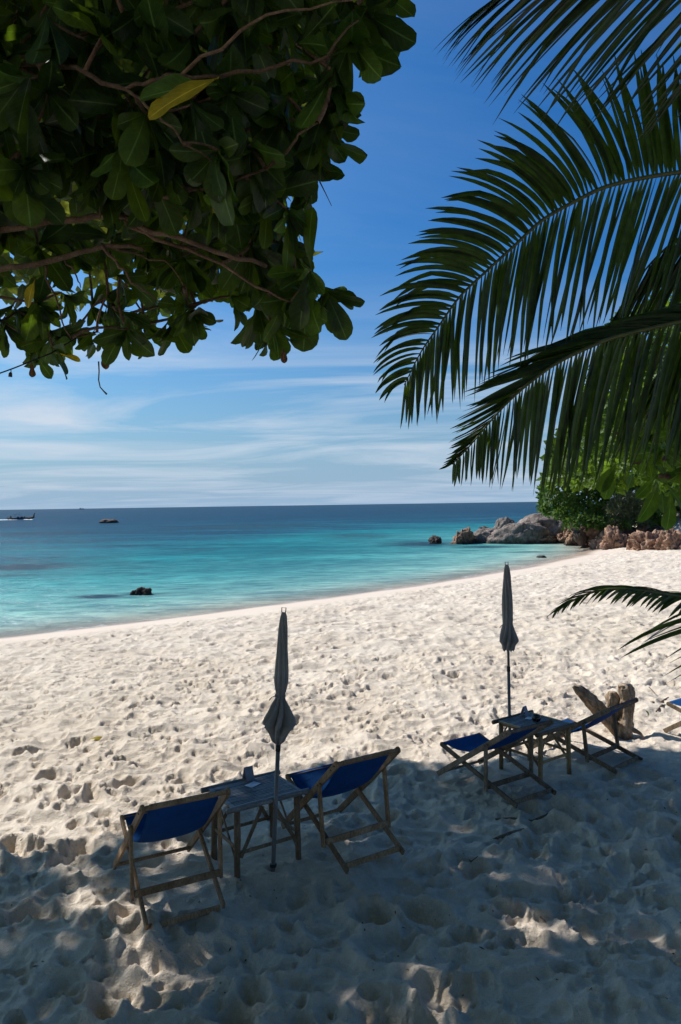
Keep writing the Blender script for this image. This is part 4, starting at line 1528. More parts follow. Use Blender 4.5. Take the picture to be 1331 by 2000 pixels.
# broad-leaved tree at the right edge, big leaves hanging (7-9 m away)
polyR1 = [(1185, 940), (1170, 900), (1200, 860), (1260, 820), (1400, 800), (1420, 1010), (1300, 1000), (1270, 960), (1230, 950)]
rr1 = np.random.default_rng(12)
base1 = Vector((5.2, 7.6, gz(5.2, 7.6)))
f1, c1 = crown_leaves([(1210, 900), (1190, 860), (1240, 800), (1420, 720), (1430, 960), (1300, 950)], 52, (6.2, 8.4), 1.1, 51, axis=(-.3, -.5, -.1), nl=7, drop=.45)
t1 = empty('broad_leaf_tree', base1)
tag(t1, 'broad-leaved tree at the right edge with big glossy leaves hanging below the palm fronds', 'tree')
B1 = np.array(base1)
MB().tube([Vector((0, 0, -.1)), Vector((-.05, 0, 1.2)), Vector((-.3, -.1, 2.4)), Vector((-.7, -.3, 3.6))], [.16, .13, .10, .07], 10).build('trunk', M['bark'], t1, True)
for q in [[(1500, 830, 7.6), (1380, 850, 7.3), (1290, 900, 7.0), (1235, 905, 6.8)], [(1500, 830, 7.6), (1380, 780, 7.5), (1270, 800, 7.6), (1200, 850, 7.6)], [(1420, 850, 7.3), (1350, 930, 6.7), (1290, 930, 6.4)]]:
    MB().tube([Vector(at_d(*a)) - base1 for a in q], [.05, .035, .02, .01][:len(q)], 6).build('branch', M['bark'], t1, True)
for k, f_ in enumerate(f1[:150]):
    place_leaf(t1, f_[0], f_[1], f_[2], 'leaf_right' if rr1.random() < .8 else 'leaf_light')
V, Fq, uv, rn = merge_leaves([(f_[0] - B1, f_[1], f_[2]) for f_ in f1[150:]], PROTO)
o = link('foliage', np_mesh('foliage', V, Fq, {'rnd': rn}, uv), M['leaf_right'], t1, True)
o['kind'] = 'stuff'
for (a, b_, nrm, s, kd) in [((1205, 905, 5.2), (1165, 962, 5.1), (-.3, -1, .5), 1.15, 'leaf_right'), ((1235, 925, 5.2), (1232, 955, 5.0), (.1, -1, .4), .8, 'leaf_light'),
                            ((1195, 915, 5.2), (1188, 985, 5.1), (.3, -1, .2), 1.1, 'leaf_right'), ((1285, 940, 4.9), (1268, 1025, 4.8), (.3, -1, .2), 1.45, 'leaf_right'),
                            ((1293, 958, 4.7), (1298, 1005, 4.6), (-.2, -1, .5), .8, 'leaf_light'), ((1300, 945, 4.8), (1340, 985, 4.7), (.3, -.8, .7), 1.1, 'leaf_right'),
                            ((1310, 960, 4.8), (1312, 1035, 4.8), (0, -1, .2), 1.25, 'leaf_right'), ((1280, 930, 4.9), (1240, 990, 4.9), (.3, -1, .0), .9, 'leaf_right')]:
    a_ = np.array(at_d(*a)); bb = np.array(at_d(*b_))
    place_leaf(t1, a_, frame_from(bb - a_, nrm), s, kd)

PB = [leaf_arrays(.235, .12, 2, 3, droop=.2, fold=.2, seed=i) for i in range(6)]
# lighter tree further back: its crown shows between the palm leaflets
polyR2 = [(1062, 940), (1075, 880), (1105, 840), (1140, 800), (1150, 740), (1180, 700), (1195, 640), (1215, 612), (1262, 600), (1290, 570), (1331, 552), (1460, 520), (1460, 960), (1250, 960), (1150, 950)]
f2, c2 = crown_leaves(polyR2, 1250, (15, 20), .95, 52, nl=8, spread=(.4, 1.4))
b2 = Vector((10.5, 18, gz(10.5, 18)))
leafy_tree('beach_tree', b2, 'sunlit light green tree at the right edge showing between the palm leaflets', 'tree', f2, c2, M['leaf_right'],
           [[b2, (10.3, 18, 2), (9.9, 17.6, 4.0), (9.2, 17, 5.5)], [(10.3, 18, 2), (9.0, 17.2, 3.3), (8.0, 17, 4.4)], [(9.9, 17.6, 4.0), (8.6, 17.4, 5.3), (7.8, 17, 6.5)]], .22, PB)
# far bushes on the rocky bank
def far_bush(name, poly, n, dr, size, seed, label, mat, base_px, cat='bush', group='bushes on the rocky bank', axis=(-.4, -.6, .5), protos=PB, nl=7):
    fr_, ct = crown_leaves(poly, n, dr, size, seed, axis, nl=nl, drop=.15, spread=(.5, 1.5))
    d = sum(dr) / 2
    b_ = Vector(at_d(base_px[0], base_px[1], d))
    top = np.mean(ct, axis=0)
    tr_ = [[b_ + Vector((0, 0, -.5)), b_ * .5 + Vector(top) * .5, Vector(top)]]
    for k in range(4):
        q = ct[(k * 37) % len(ct)]
        tr_.append([b_ * .6 + Vector(top) * .4, Vector(top) * .5 + Vector(q) * .5 - Vector((0, 0, .2)), Vector(q)])
    return leafy_tree(name, b_, label, cat, fr_, ct, mat, tr_, .16 if cat == 'tree' else .08, protos, group)


far_bush('bush', [(1055, 1000), (1052, 960), (1068, 930), (1085, 905), (1120, 890), (1165, 900), (1190, 930), (1200, 975), (1185, 1012), (1150, 1022), (1105, 1018), (1075, 1008)], 760, (60, 66), 1.9, 61,
         'round dark green bush overhanging the grey boulder', M['bush'], (1130, 1036))
far_bush('bush', [(1075, 940), (1085, 860), (1120, 800), (1170, 790), (1210, 860), (1210, 930), (1150, 930)], 420, (58, 66), 2.4, 62,
         'taller bush behind the round one, seen through the frond tips', M['bush'], (1150, 1038))
far_bush('bush', [(1180, 1035), (1185, 985), (1215, 955), (1260, 960), (1275, 1022), (1230, 1028)], 420, (58, 62), 1.5, 63,
         'grey green wiry scrub between the round bush and the big hanging leaves', M['dry_bush'], (1225, 1042), protos=[leaf_arrays(.3, .035, 2, 3, droop=.3, seed=i, shape='lance') for i in range(4)], nl=10)
far_bush('bush', [(1095, 1030), (1105, 1010), (1150, 1003), (1200, 1008), (1240, 1018), (1235, 1030), (1160, 1033)], 200, (58, 61), 1.3, 64,
         'low leafy scrub creeping along the top of the brown rocks', M['bush'], (1170, 1046))
far_bush('bush', [(1250, 1030), (1240, 940), (1300, 880), (1420, 860), (1430, 1030), (1300, 1028)], 420, (58, 66), 2.0, 65,
         'dark bush behind the hanging leaves at the right edge', M['bush'], (1330, 1042))
far_bush('bush', [(1170, 1024), (1175, 960), (1200, 925), (1290, 915), (1330, 960), (1320, 1026)], 520, (62, 67), 1.9, 67,
         'mid green bush filling the gap behind the wiry scrub', M['bush'], (1230, 1036))
far_bush('tree', [(1180, 960), (1200, 820), (1240, 740), (1331, 700), (1480, 680), (1480, 960)], 520, (66, 76), 3.0, 66,
         'tall dark green tree on the bank, farthest back at the right edge', M['bush'], (1330, 1035), cat='tree', group='trees on the rocky bank')

# ------------------------------------------------------------------ deckchairs
def deckchair(i, spec, wood, label):
    x, y, rot, sT, zT, sA, sB, zB, sR, sPt, zPt, sPb, zPb = spec
    w = .643
    t = empty('deck_chair', (x, y, 0), rot)
    tag(t, label, 'deck chair', 'blue canvas deck chairs on the sand')
    def pt(s, u, z):
        return Vector((u, s, z))
    A0, A1 = (sA + .03, -.01), (sT, zT)
    dirA = Vector((0, A1[0] - A0[0], A1[1] - A0[1])).normalized()
    for sg in (-1, 1):
        u = sg * w / 2
        MB().plate(pt(A0[0], u, A0[1]), pt(A1[0] + dirA.y * .03, u, A1[1] + dirA.z * .03), (0, dirA.z, -dirA.y), .058, .024, 0, .7).build('back_rail', wood, t)
        ub = sg * (w / 2 - .030)
        dB = Vector((0, sR - sB, 0 - zB)).normalized()
        MB().plate(pt(sB - dB.y * .02, ub, zB - dB.z * .02), pt(sR + dB.y * .05, ub, dB.z * .05 + .015), (0, dB.z, -dB.y), .050, .024, .6, 0).build('seat_rail', wood, t)
        up_ = sg * (w / 2 + .026)
        MB().plate(pt(sPt, up_, zPt + .02), pt(sPb, up_, zPb - .03), (0, 1, 0), .044, .024, .7, 0).build('prop_leg', wood, t)
        for (bs_, bz_) in ((sT + .015, zT - .012), (sPt, zPt), (sT + .07, zT - .07 * (zT / (sA - sT)))):
            MB().tube([pt(bs_, u - sg * .0 + sg * .010, bz_), pt(bs_, u + sg * (.044 if bs_ == sPt else .018), bz_)], .0065, 6).build('bolt', M['bolt'], t)
    MB().plate(pt(sT, -w / 2 - .012 + .026, zT), pt(sT, w / 2 + .012 - .026, zT), (0, dirA.y, dirA.z), .042, .030).build('top_bar', wood, t)
    MB().plate(pt(sB, -w / 2 + .046, zB), pt(sB, w / 2 - .046, zB), (0, 1, .2), .040, .028).build('front_bar', wood, t)
    MB().plate(pt(sA - .07, -w / 2 + .014, .045), pt(sA - .07, w / 2 - .014, .045), (0, dirA.y, dirA.z), .045, .022).build('foot_bar', wood, t)
    MB().plate(pt(sPb - .018, -w / 2 - .012, zPb + .02), pt(sPb - .018, w / 2 + .012, zPb + .02), (0, .15, 1), .052, .022).build('cross_bar', wood, t)
    rz_ = -.035 if i == 0 else .022
    MB().plate(pt(sR - .0, -w / 2 + .045, rz_), pt(sR - .0, w / 2 - .045, rz_), (0, .2, 1), .045, .024).build('rear_bar', wood, t)
    # the sling: a sagging sheet nailed over both bars
    nu, nv = 16, 30
    T0, T1 = Vector((0, sT + .012, zT + .020)), Vector((0, sB, zB + .022))
    dx = (zT - .45) * .25
    C = Vector((0, .06 + .35 * (sB - .4), (T0.z + T1.z) / 2 - (.46 if i < 2 else .30)))
    C1 = T0.lerp(C, .85) + Vector((0, -.03, -.02)); C2 = T1.lerp(C, .80)
    V = []
    hwid = w / 2 - .052
    for jj in range(nv + 1):
        q = jj / nv
        b_ = T0 * (1 - q) ** 3 + C1 * 3 * q * (1 - q) ** 2 + C2 * 3 * q * q * (1 - q) + T1 * q ** 3
        for ii in range(nu + 1):
            uu = ii / nu * 2 - 1
            sag = .022 * (1 - uu * uu) * math.sin(math.pi * q) - .012 * abs(uu) ** 6 * math.sin(math.pi * q)
            wr = .0025 * math.sin(q * 23 + uu * 3 + i) * math.sin(q * math.pi) * (abs(uu) ** 2 + .2)
            V.append((uu * hwid * (1 - .04 * math.sin(math.pi * q)), b_.y, b_.z - sag + wr))
    Fq = [(j * (nu + 1) + k, j * (nu + 1) + k + 1, (j + 1) * (nu + 1) + k + 1, (j + 1) * (nu + 1) + k) for j in range(nv) for k in range(nu)]
    so = link('canvas_sling', np_mesh('canvas_sling', V, np.array(Fq)), M['canvas'], t, True)
    md = so.modifiers.new('thickness', 'SOLIDIFY')
    md.thickness = .0025
    return t


labs = ['blue deck chair nearest the camera, left of the table with the left umbrella',
        'blue deck chair right of the table with the left umbrella',
        'reclined blue deck chair left of the table with the black bowl',
        'reclined blue deck chair in front of the driftwood stump',
        'blue deck chair beyond the driftwood, cut off by the right edge of the photo']
chairs = [deckchair(i, s_, M['wood'] if i < 2 else M['grey_wood'], labs[i]) for i, s_ in enumerate(CHAIRS)]
chairs[0].location.z = .018; chairs[1].location.z = .03; chairs[2].location.z = -.02; chairs[3].location.z = -.03


# ------------------------------------------------------------------ bamboo tables
def table(i, spec, label, legm):
    x, y, rot, Ln, Wd, zt = spec
    t = empty('bamboo_table', (x, y, 0), rot)
    tag(t, label, 'table', 'low bamboo tables between the deck chairs')
    r = random.Random(i + 3)
    pr = .024
    for sg in (-1, 1):
        pts, rads = [], []
        for k in range(13):
            q = k / 12
            pts.append((-Ln / 2 + q * Ln, sg * Wd / 2, zt - .012))
            rads.append(pr * (1.10 if k in (3, 8) else 1.0) * (1 - .04 * q))
        MB().tube(pts, rads, 12).build('edge_pole', M['bamboo_top'] if i == 0 else M['bamboo_leg'], t, True)
    for sg in (-1, 1):
        MB().plate((sg * (Ln / 2 - .075), -Wd / 2 + .02, zt - .008), (sg * (Ln / 2 - .075), Wd / 2 - .02, zt - .008), (1, 0, 0), .034, .018).build('end_rail', M['bamboo_top'] if i == 0 else M['bamboo_gold'], t)
        MB().plate((sg * (Ln / 2 - .10), -Wd / 2 + .02, zt - .04), (sg * (Ln / 2 - .10), Wd / 2 - .02, zt - .04), (0, 0, 1), .03, .02).build('under_rail', legm, t)
    n = 17
    pitch = (Wd - 2 * pr - .006) / n
    for k in range(n):
        yy = -Wd / 2 + pr + .003 + (k + .5) * pitch
        hh = r.uniform(-.002, .002)
        MB().plate((-Ln / 2 + .095, yy + r.uniform(-.001, .001), zt - .006 + hh), (Ln / 2 - .095, yy + r.uniform(-.001, .001), zt - .006 - hh), (0, 1, 0), pitch * r.uniform(.60, .74), .012).build('slat', M['bamboo_top'], t)
    lx, ly = Ln / 2 - .105, Wd / 2 - .03
    for sx in (-1, 1):
        for sy in (-1, 1):
            sp = 1.0
            MB().tube([(sx * lx * sp * 1.03, sy * ly, -.09), (sx * lx * 1.02, sy * ly, .12), (sx * lx, sy * ly, .26), (sx * lx, sy * ly, .265), (sx * lx, sy * ly, zt - .03)],
                      [.026, .0265, .0275, .029, .027], 12).build('leg', legm, t, True)
    for sy in (-1, 1):
        yy = sy * (ly + .0)
        MB().plate((-lx + .02, yy, .165), (lx - .02, yy, .165), (0, 0, 1), .030, .016).build('stretcher', legm, t)
        for sx in (-1, 1):
            if i == 0:
                MB().plate((sx * .05, yy, zt - .055), (sx * (lx - .02), yy + sy * .018, .13), (sx, 0, .6), .032, .014).build('brace', legm, t)
            else:
                MB().tube([(sx * (lx - .03), yy, .30), (sx * (lx - .07), yy, .39), (sx * (lx - .16), yy, zt - .05)], [.010, .011, .010], 6).build('brace', legm, t, True)
    for sx in (-1, 1):
        MB().plate((sx * lx, -ly + .02, .20), (sx * lx, ly - .02, .20), (0, 0, 1), .028, .016).build('stretcher', legm, t)
        if i == 1:
            MB().plate((sx * lx + .018, -ly + .02, .09), (sx * lx + .018, ly * .2, zt - .06), (0, 1, -.5), .03, .014).build('brace', legm, t)
            MB().plate((sx * lx - .018, ly - .02, .09), (sx * lx - .018, -ly * .2, zt - .06), (0, 1, .5), .03, .014).build('brace', legm, t)
        else:
            MB().plate((sx * lx + .018, ly - .02, zt - .07), (sx * lx + .018, -ly + .03, .02), (0, 1, .5), .022, .012).build('brace', legm, t)
    return t


tb = [table(0, TABLES[0], 'grey bamboo slat table under the left umbrella, holding a menu card', M['bamboo_leg']),
      table(1, TABLES[1], 'bamboo slat table with yellowish legs holding the black bowl', M['bamboo_gold'])]


def tpos(tab, u, v, dz=0.0):
    x, y, rot, Ln, Wd, zt = TABLES[tab]
    return (x + u * math.cos(rot) - v * math.sin(rot), y + u * math.sin(rot) + v * math.cos(rot), zt + dz)


def card(tab, u, v, rz, w, h, label, lean=.35):
    o = empty('menu_card', tpos(tab, u, v, .0035), TABLES[tab][2] + rz)
    tag(o, label, 'menu card', 'menu cards on the tables')
    MB().plate((0, 0, .0), (0, lean * h, h), (1, 0, 0), w, .002).build('front_panel', M['card_dark'], o)
    MB().plate((0, lean * h + .003, h), (0, lean * h * 2 + .003, 0), (1, 0, 0), w, .002).build('back_panel', M['card_dark'], o)
    return o


def from_px(tab, px, py):
    p_ = at_z(px, py, TABLES[tab][5])
    x, y, rot = TABLES[tab][:3]
    dx, dy = p_.x - x, p_.y - y
    return dx * math.cos(rot) + dy * math.sin(rot), -dx * math.sin(rot) + dy * math.cos(rot)


u, v = from_px(0, 490, 1525)
card(0, u, v, .05, .085, .115, 'grey folded menu card standing on the table under the left umbrella')
u, v = from_px(0, 494, 1533)
pp = MB().plate((-.06, 0, 0), (.06, 0, 0), (0, 1, 0), .085, .003).build('paper_slip', M['paper'])
pp.location = tpos(0, u, v, .004)
pp.rotation_euler = (0, 0, TABLES[0][2] + .35)
tag(pp, 'white paper slip lying flat before the menu card on the left table', 'paper')
u, v = from_px(1, 1031, 1399)
card(1, u, v, .2, .08, .11, 'grey folded menu card standing behind the black bowl')
u, v = from_px(1, 1034, 1403)
pp = MB().plate((-.05, 0, 0), (.05, 0, 0), (0, 1, 0), .07, .003).build('paper_slip', M['paper'])
pp.location = tpos(1, u, v, .004)
pp.rotation_euler = (0, 0, TABLES[1][2] + .3)
tag(pp, 'pale blue paper slip lying left of the black bowl', 'paper')
u, v = from_px(1, 1048, 1409)
bw = empty('ashtray_bowl', tpos(1, u, v, .001))
tag(bw, 'small glossy black bowl on the bamboo table by the reclined chairs', 'bowl')
prof = [(.0, .0), (.030, .0), (.048, .018), (.054, .042), (.046, .066), (.036, .072), (.033, .070), (.040, .05), (.043, .035), (.03, .014), (0, .012)]
V, Fq = [], []
ns_ = 20
for (r_, z_) in prof:
    for k in range(ns_):
        V.append((r_ * math.cos(2 * math.pi * k / ns_), r_ * math.sin(2 * math.pi * k / ns_), z_))
for j in range(len(prof) - 1):
    for k in range(ns_):
        k2 = (k + 1) % ns_
        Fq.append((j * ns_ + k, j * ns_ + k2, (j + 1) * ns_ + k2, (j + 1) * ns_ + k))
link('bowl_body', np_mesh('bowl_body', V, np.array(Fq)), M['ceramic'], bw, True)
MB().tube([(.046 * math.cos(a), .046 * math.sin(a), .066) for a in np.linspace(0, 2 * math.pi, 21)], .006, 6, caps=False).build('bowl_rim', M['ceramic'], bw, True)


# ------------------------------------------------------------------ closed umbrellas
def umbrella(i, base, height, top_px, prof, nfold, twist, label):
    d = base.y
    top = at_d(top_px[0], top_px[1], (base.y + (0.0)) * 1.0)
    ax = (top - base)
    b0 = Vector((base.x, base.y, gz(base.x, base.y)))
    t = empty('beach_umbrella', b0)
    tag(t, label, 'umbrella', 'closed umbrellas standing in the sand')
    axn = ax.normalized()
    Hh = ax.length
    q = Vector((0, 0, 1)).rotation_difference(axn)
    R = q.to_matrix()
    def wpt(x_, y_, z_):
        return R @ Vector((x_, y_, z_)) + (base - b0)
    MB().tube([wpt(0, 0, -.35), wpt(0, 0, Hh * .45)], .0185, 12).build('lower_pole', M['pole'], t, True)
    MB().tube([wpt(0, 0, Hh * .45), wpt(0, 0, Hh - .06)], .0155, 12).build('upper_pole', M['pole'], t, True)
    MB().tube([wpt(0, 0, Hh * .445), wpt(0, 0, Hh * .47)], .022, 12).build('pole_collar', M['plastic'], t, True)
    MB().tube([wpt(0, 0, -.02 + .01), wpt(0, 0, .012)], .030, 14).build('ground_ring', M['plastic'], t, True)
    # finial: small square loop
    MB().tube([wpt(0, 0, Hh - .075), wpt(0, 0, Hh - .04)], .014, 10).build('finial_base', M['plastic'], t, True)
    lp = [(-.016, 0, Hh - .04), (-.018, 0, Hh), (.018, 0, Hh), (.016, 0, Hh - .04)]
    MB().tube([wpt(*q_) for q_ in lp], .0045, 6).build('finial_loop', M['plastic'], t, True)
    # cloth
    n_a, n_z = 96, 90
    V = []
    zs = [p_[0] for p_ in prof]; rs = [p_[1] for p_ in prof]; fo_ = [p_[2] for p_ in prof]
    z0, z1 = zs[0], zs[-1]
    rr_ = random.Random(i)
    am = [rr_.uniform(.6, 1.25) for _ in range(nfold)]
    for j in range(n_z + 1):
        qv = j / n_z
        z_ = z0 + (z1 - z0) * qv
        rad = np.interp(z_, zs, rs) if zs[0] < zs[-1] else np.interp(-z_, [-a for a in zs], rs)
        fd = np.interp(z_, zs, fo_) if zs[0] < zs[-1] else np.interp(-z_, [-a for a in zs], fo_)
        tw_ = twist * (1 - abs(z_ - z1) / abs(z0 - z1))
        for k in range(n_a):
            an = 2 * math.pi * k / n_a
            ph = (an + tw_ * min(1.0, (z1 - z_) / .8) * -1.0) * nfold / (2 * math.pi)
            fk = am[int(math.floor(ph)) % nfold]
            fr_ = ph - math.floor(ph)
            sh = (1 - abs(fr_ * 2 - 1))           # sharp folded pleats
            sh = sh ** .8
            r_ = rad * (1 - fd + fd * 1.5 * sh * fk * .9)
            low = 0
            if z_ < zs[1] + .10 and z_ <= z0 + .14:
                low = (.05 * (1 - sh) * fk) * max(0, 1 - (z_ - z0) / .14)
            V.append(wpt(r_ * math.cos(an), r_ * math.sin(an) , z_ + low * .6))
    Fq = [(j * n_a + k, j * n_a + (k + 1) % n_a, (j + 1) * n_a + (k + 1) % n_a, (j + 1) * n_a + k) for j in range(n_z) for k in range(n_a)]
    so = link('canopy_cloth', np_mesh('canopy_cloth', V, np.array(Fq)), M['umbrella'], t, True)
    md = so.modifiers.new('thickness', 'SOLIDIFY'); md.thickness = .002
    # tie strap at the waist
    zt_ = WAIST[i] * Hh
    wr = WAISTR[i]
    MB().tube([wpt(wr * math.cos(a), wr * math.sin(a), zt_ + .012 * math.sin(a)) for a in np.linspace(0, 2 * math.pi, 17)], .008, 6, caps=False).build('tie_strap', M['umbrella'], t, True)
    MB().tube([wpt(-wr, -.01, zt_), wpt(-wr - .03, -.02, zt_ - .012), wpt(-wr - .05, -.02, zt_ - .04)], .004, 5).build('strap_end', M['plastic'], t, True)
    return t


WAIST = [0.66, 0.685]
WAISTR = [.040, .052]
h0 = (at_d(555, 1187, UMB[0][0].y) - UMB[0][0]).length
h1 = (at_d(990, 1098, UMB[1][0].y) - UMB[1][0]).length
k0 = h0 / 503.0
def P0(y, hw, fd):
    return ((1690 - y) * k0, hw * k0, fd)


umbrella(0, UMB[0][0], h0, UMB[0][2], [P0(1453, 5, .2), P0(1446, 13, .30), P0(1436, 17, .35), P0(1424, 23, .5), P0(1413, 33, .62), P0(1400, 29, .60), P0(1380, 19, .5), P0(1364, 10, .35), P0(1356, 8, .25), P0(1348, 10.5, .3),
                                     P0(1330, 13.5, .32), P0(1300, 12.8, .32), P0(1260, 10.5, .3), P0(1225, 8.8, .28), P0(1205, 6.8, .25), P0(1196, 4, .1)], 8, 2.6,
         'closed charcoal umbrella at the left table, its hem flared below the tie')
k1 = h1 / 384.0
def P1(y, hw, fd):
    return ((1482 - y) * k1, hw * k1, fd)


umbrella(1, UMB[1][0], h1, UMB[1][2], [P1(1272, 9, .2), P1(1268, 11, .3), P1(1260, 12, .4), P1(1252, 17, .5), P1(1246, 16, .5), P1(1232, 12.5, .42), P1(1218, 9.2, .3), P1(1200, 9.5, .3), P1(1170, 9.4, .32),
                                     P1(1150, 8.4, .3), P1(1125, 6.8, .28), P1(1110, 5.0, .2), P1(1103, 3.2, .1)], 8, 2.4,
         'closed grey umbrella behind the table with the black bowl, hanging slim and straight')

# ------------------------------------------------------------------ driftwood stump, sticks, fallen leaves
def dw(name, pts, rads, parent, seed, n=36, sub=9, mat=None):
    """gnarled piece: tube with ridges along it"""
    P_ = np.array(pts, float)
    T_ = np.linspace(0, len(P_) - 1, (len(P_) - 1) * sub + 1)
    C_ = np.stack([np.interp(T_, range(len(P_)), P_[:, i]) for i in range(3)], 1)
    C_[1:-1] = (C_[:-2] + C_[1:-1] * 2 + C_[2:]) / 4
    R_ = np.interp(T_, range(len(P_)), rads)
    mbx = MB().tube([Vector(c_) for c_ in C_], list(R_), n)
    V = np.array(mbx.v)
    ctr = np.repeat(C_, n, axis=0)
    an = np.tile(np.arange(n) / n * 2 * math.pi, len(C_))
    tt = np.repeat(T_, n)
    nz = vnoise(np.stack([np.cos(an) * 2.2 + seed, np.sin(an) * 2.2, tt * .5], 1), seed) * .30 + vnoise(np.stack([np.cos(an) * 5 + seed, np.sin(an) * 5, tt * 1.4], 1), seed + 2) * .20 + vnoise(np.stack([np.cos(an) * 9 + seed, np.sin(an) * 9, tt * 5], 1), seed + 4) * .12
    V[:len(ctr)] = ctr + (V[:len(ctr)] - ctr) * (1 + nz)[:, None]
    mbx.v = [tuple(v_) for v_ in V]
    return mbx.build(name, mat or M['driftwood'], parent, True)


st = at_z(1212, 1424, 0)
stump = empty('driftwood_stump', (st.x, st.y, gz(st.x, st.y)))
tag(stump, 'weathered driftwood stump standing in the sun behind the reclined chair', 'stump')
k = st.y / FPX
def sp3(px, py, dy):
    p_ = at_d(px, py, st.y + dy) - Vector(stump.location)
    return (p_.x, p_.y, p_.z)


dw('post', [sp3(1216, 1445, 0), sp3(1217, 1424, 0), sp3(1221, 1400, .02), sp3(1224, 1372, .03), sp3(1222, 1350, .03), sp3(1221, 1337, .03)], [.115, .105, .088, .085, .092, .078], stump, 4)
dw('leaning_limb', [sp3(1222, 1440, .05), sp3(1192, 1410, .05), sp3(1172, 1388, 0), sp3(1150, 1366, -.05), sp3(1128, 1346, -.1), sp3(1119, 1340, -.1)], [.10, .085, .095, .085, .05, .012], stump, 9)
dw('knot', [sp3(1205, 1420, .12), sp3(1200, 1390, .12), sp3(1196, 1362, .12), sp3(1196, 1351, .12)], [.09, .08, .085, .045], stump, 14)
dw('root', [sp3(1222, 1420, 0), sp3(1236, 1424, -.05), sp3(1250, 1432, -.15), sp3(1258, 1440, -.2)], [.05, .035, .022, .01], stump, 19, n=10)
MB().tube([sp3(1232, 1362, 0), sp3(1240, 1366, -.05), sp3(1247, 1364, -.08)], [.008, .006, .003], 6).build('broken_twig', M['twig'], stump, True)


def stick(name, pts_px, rads, label, mat='twig', cat='stick', lift=.008):
    p0 = at_z(pts_px[0][0], pts_px[0][1], 0)
    o = empty(name, (p0.x, p0.y, gz(p0.x, p0.y)))
    pts = []
    for q in pts_px:
        a = at_z(q[0], q[1], 0)
        pts.append(Vector((a.x, a.y, gz(a.x, a.y) + lift + (q[2] if len(q) > 2 else 0))) - Vector(o.location))
    me = MB().tube(pts, rads, 7).mesh(name)
    bpy.data.objects.remove(o)
    ob = link(name, me, M[mat], smooth=True)
    ob.location = (p0.x, p0.y, gz(p0.x, p0.y))
    tag(ob, label, cat)
    return ob


stick('stick', [(968, 1584), (1000, 1583), (1040, 1581), (1071, 1578)], [.012, .016, .014, .008], 'straight brown stick lying before the rear bar of the reclined left chair')
stick('dead_branch', [(952, 1630), (975, 1624), (1000, 1617), (1024, 1613)], [.012, .020, .022, .012], 'dark dead branch half buried in the shaded sand at the centre right', lift=-.004)
stick('stick', [(905, 1655), (920, 1662), (934, 1671)], [.006, .006, .004], 'thin dark twig on the shaded sand left of the dead branch')
stick('stick', [(1056, 1775), (1066, 1784)], [.006, .004], 'short dark twig beside the bright sun patch in the shade')
stick('stick', [(1268, 1342), (1280, 1355)], [.008, .005], 'slim stick poking out of the sunny sand right of the stump', lift=.03)
stick('dead_branch', [(1275, 1372), (1290, 1369), (1306, 1362)], [.018, .022, .010], 'grey weathered piece of branch right of the stump')
stick('stick', [(1282, 1388), (1292, 1382), (1300, 1378)], [.014, .016, .008], 'small grey chunk of wood left of the deck chair at the right edge')
stick('stick', [(1052, 1273), (1064, 1275)], [.010, .008], 'small dark stick in the lit sand right of the grey umbrella')
stick('stick', [(1097, 1262), (1112, 1264)], [.010, .008], 'curved dark stick on the lit sand under the low palm frond')
stick('stick', [(708, 1795), (713, 1808)], [.006, .004], 'tiny dark twig on the shaded sand below the second deck chair')
stick('rope_end', [(40, 1640), (60, 1636), (80, 1634)], [.005, .005, .004], 'thin root trailing over the sand at the left edge')


def ground_leaf(px, py, s, rz, kind, label, tilt=.15):
    a = at_z(px, py, 0)
    me = LEAFM[kind][3]
    o = bpy.data.objects.new('fallen_leaf', me)
    COL.objects.link(o)
    o.location = (a.x, a.y, gz(a.x, a.y) + .05)
    o.scale = (s, s, s)
    o.rotation_euler = (tilt, .2, rz)
    tag(o, label, 'leaf')
    return o


ground_leaf(174, 1443, .95, -1.35, 'leaf_yellow', 'yellow fallen leaf on the sunlit sand at the left')
ground_leaf(468, 1722, .35, .6, 'leaf_yellow', 'tiny yellow leaf on the shaded sand beside the umbrella pole')
ground_leaf(28, 1425, .35, 1.2, 'leaf_brown', 'little brown leaf on the sunlit sand near the left edge')
ground_leaf(1268, 1398, .45, .2, 'leaf_light', 'green leaf scrap on the sand between the stump and the cut off chair', .9)

# trodden-in bits of bark, leaf and coral
r = np.random.default_rng(404)
V, Fq = [], []
for k in range(220):
    d = 4 + 24 * r.random() ** 1.5
    x_ = r.uniform(-.47, .47) * d
    if float(shore_dist(np.array([x_]), np.array([d]))[0]) > -4.5:
        continue
    x__, y__ = x_, d
    z_ = gz(x__, y__) if k < 260 else float(ground(np.array([x__]), np.array([y__]))[0][0])
    s_ = r.uniform(.004, .009) * (1 + d / 9)
    a_ = r.uniform(0, math.pi)
    L_ = s_ * r.uniform(1, 3)
    c0 = np.array([math.cos(a_), math.sin(a_), r.normal(0, .15)]) * L_
    c1_ = np.array([-math.sin(a_), math.cos(a_), r.normal(0, .3)]) * s_ * .5
    P_ = np.array([x__, y__, z_ + s_ * .25])
    b_ = len(V)
    V += [P_ - c0, P_ + c1_, P_ + c0, P_ - c1_, P_ + np.array([0, 0, s_ * .6])]
    Fq += [(b_, b_ + 1, b_ + 4), (b_ + 1, b_ + 2, b_ + 4), (b_ + 2, b_ + 3, b_ + 4), (b_ + 3, b_, b_ + 4)]
o = link('beach_litter', np_mesh('beach_litter', V, np.array(Fq)), M['twig'])
tag(o, 'scattered dark bits of bark and leaf on the sand', kind='stuff')

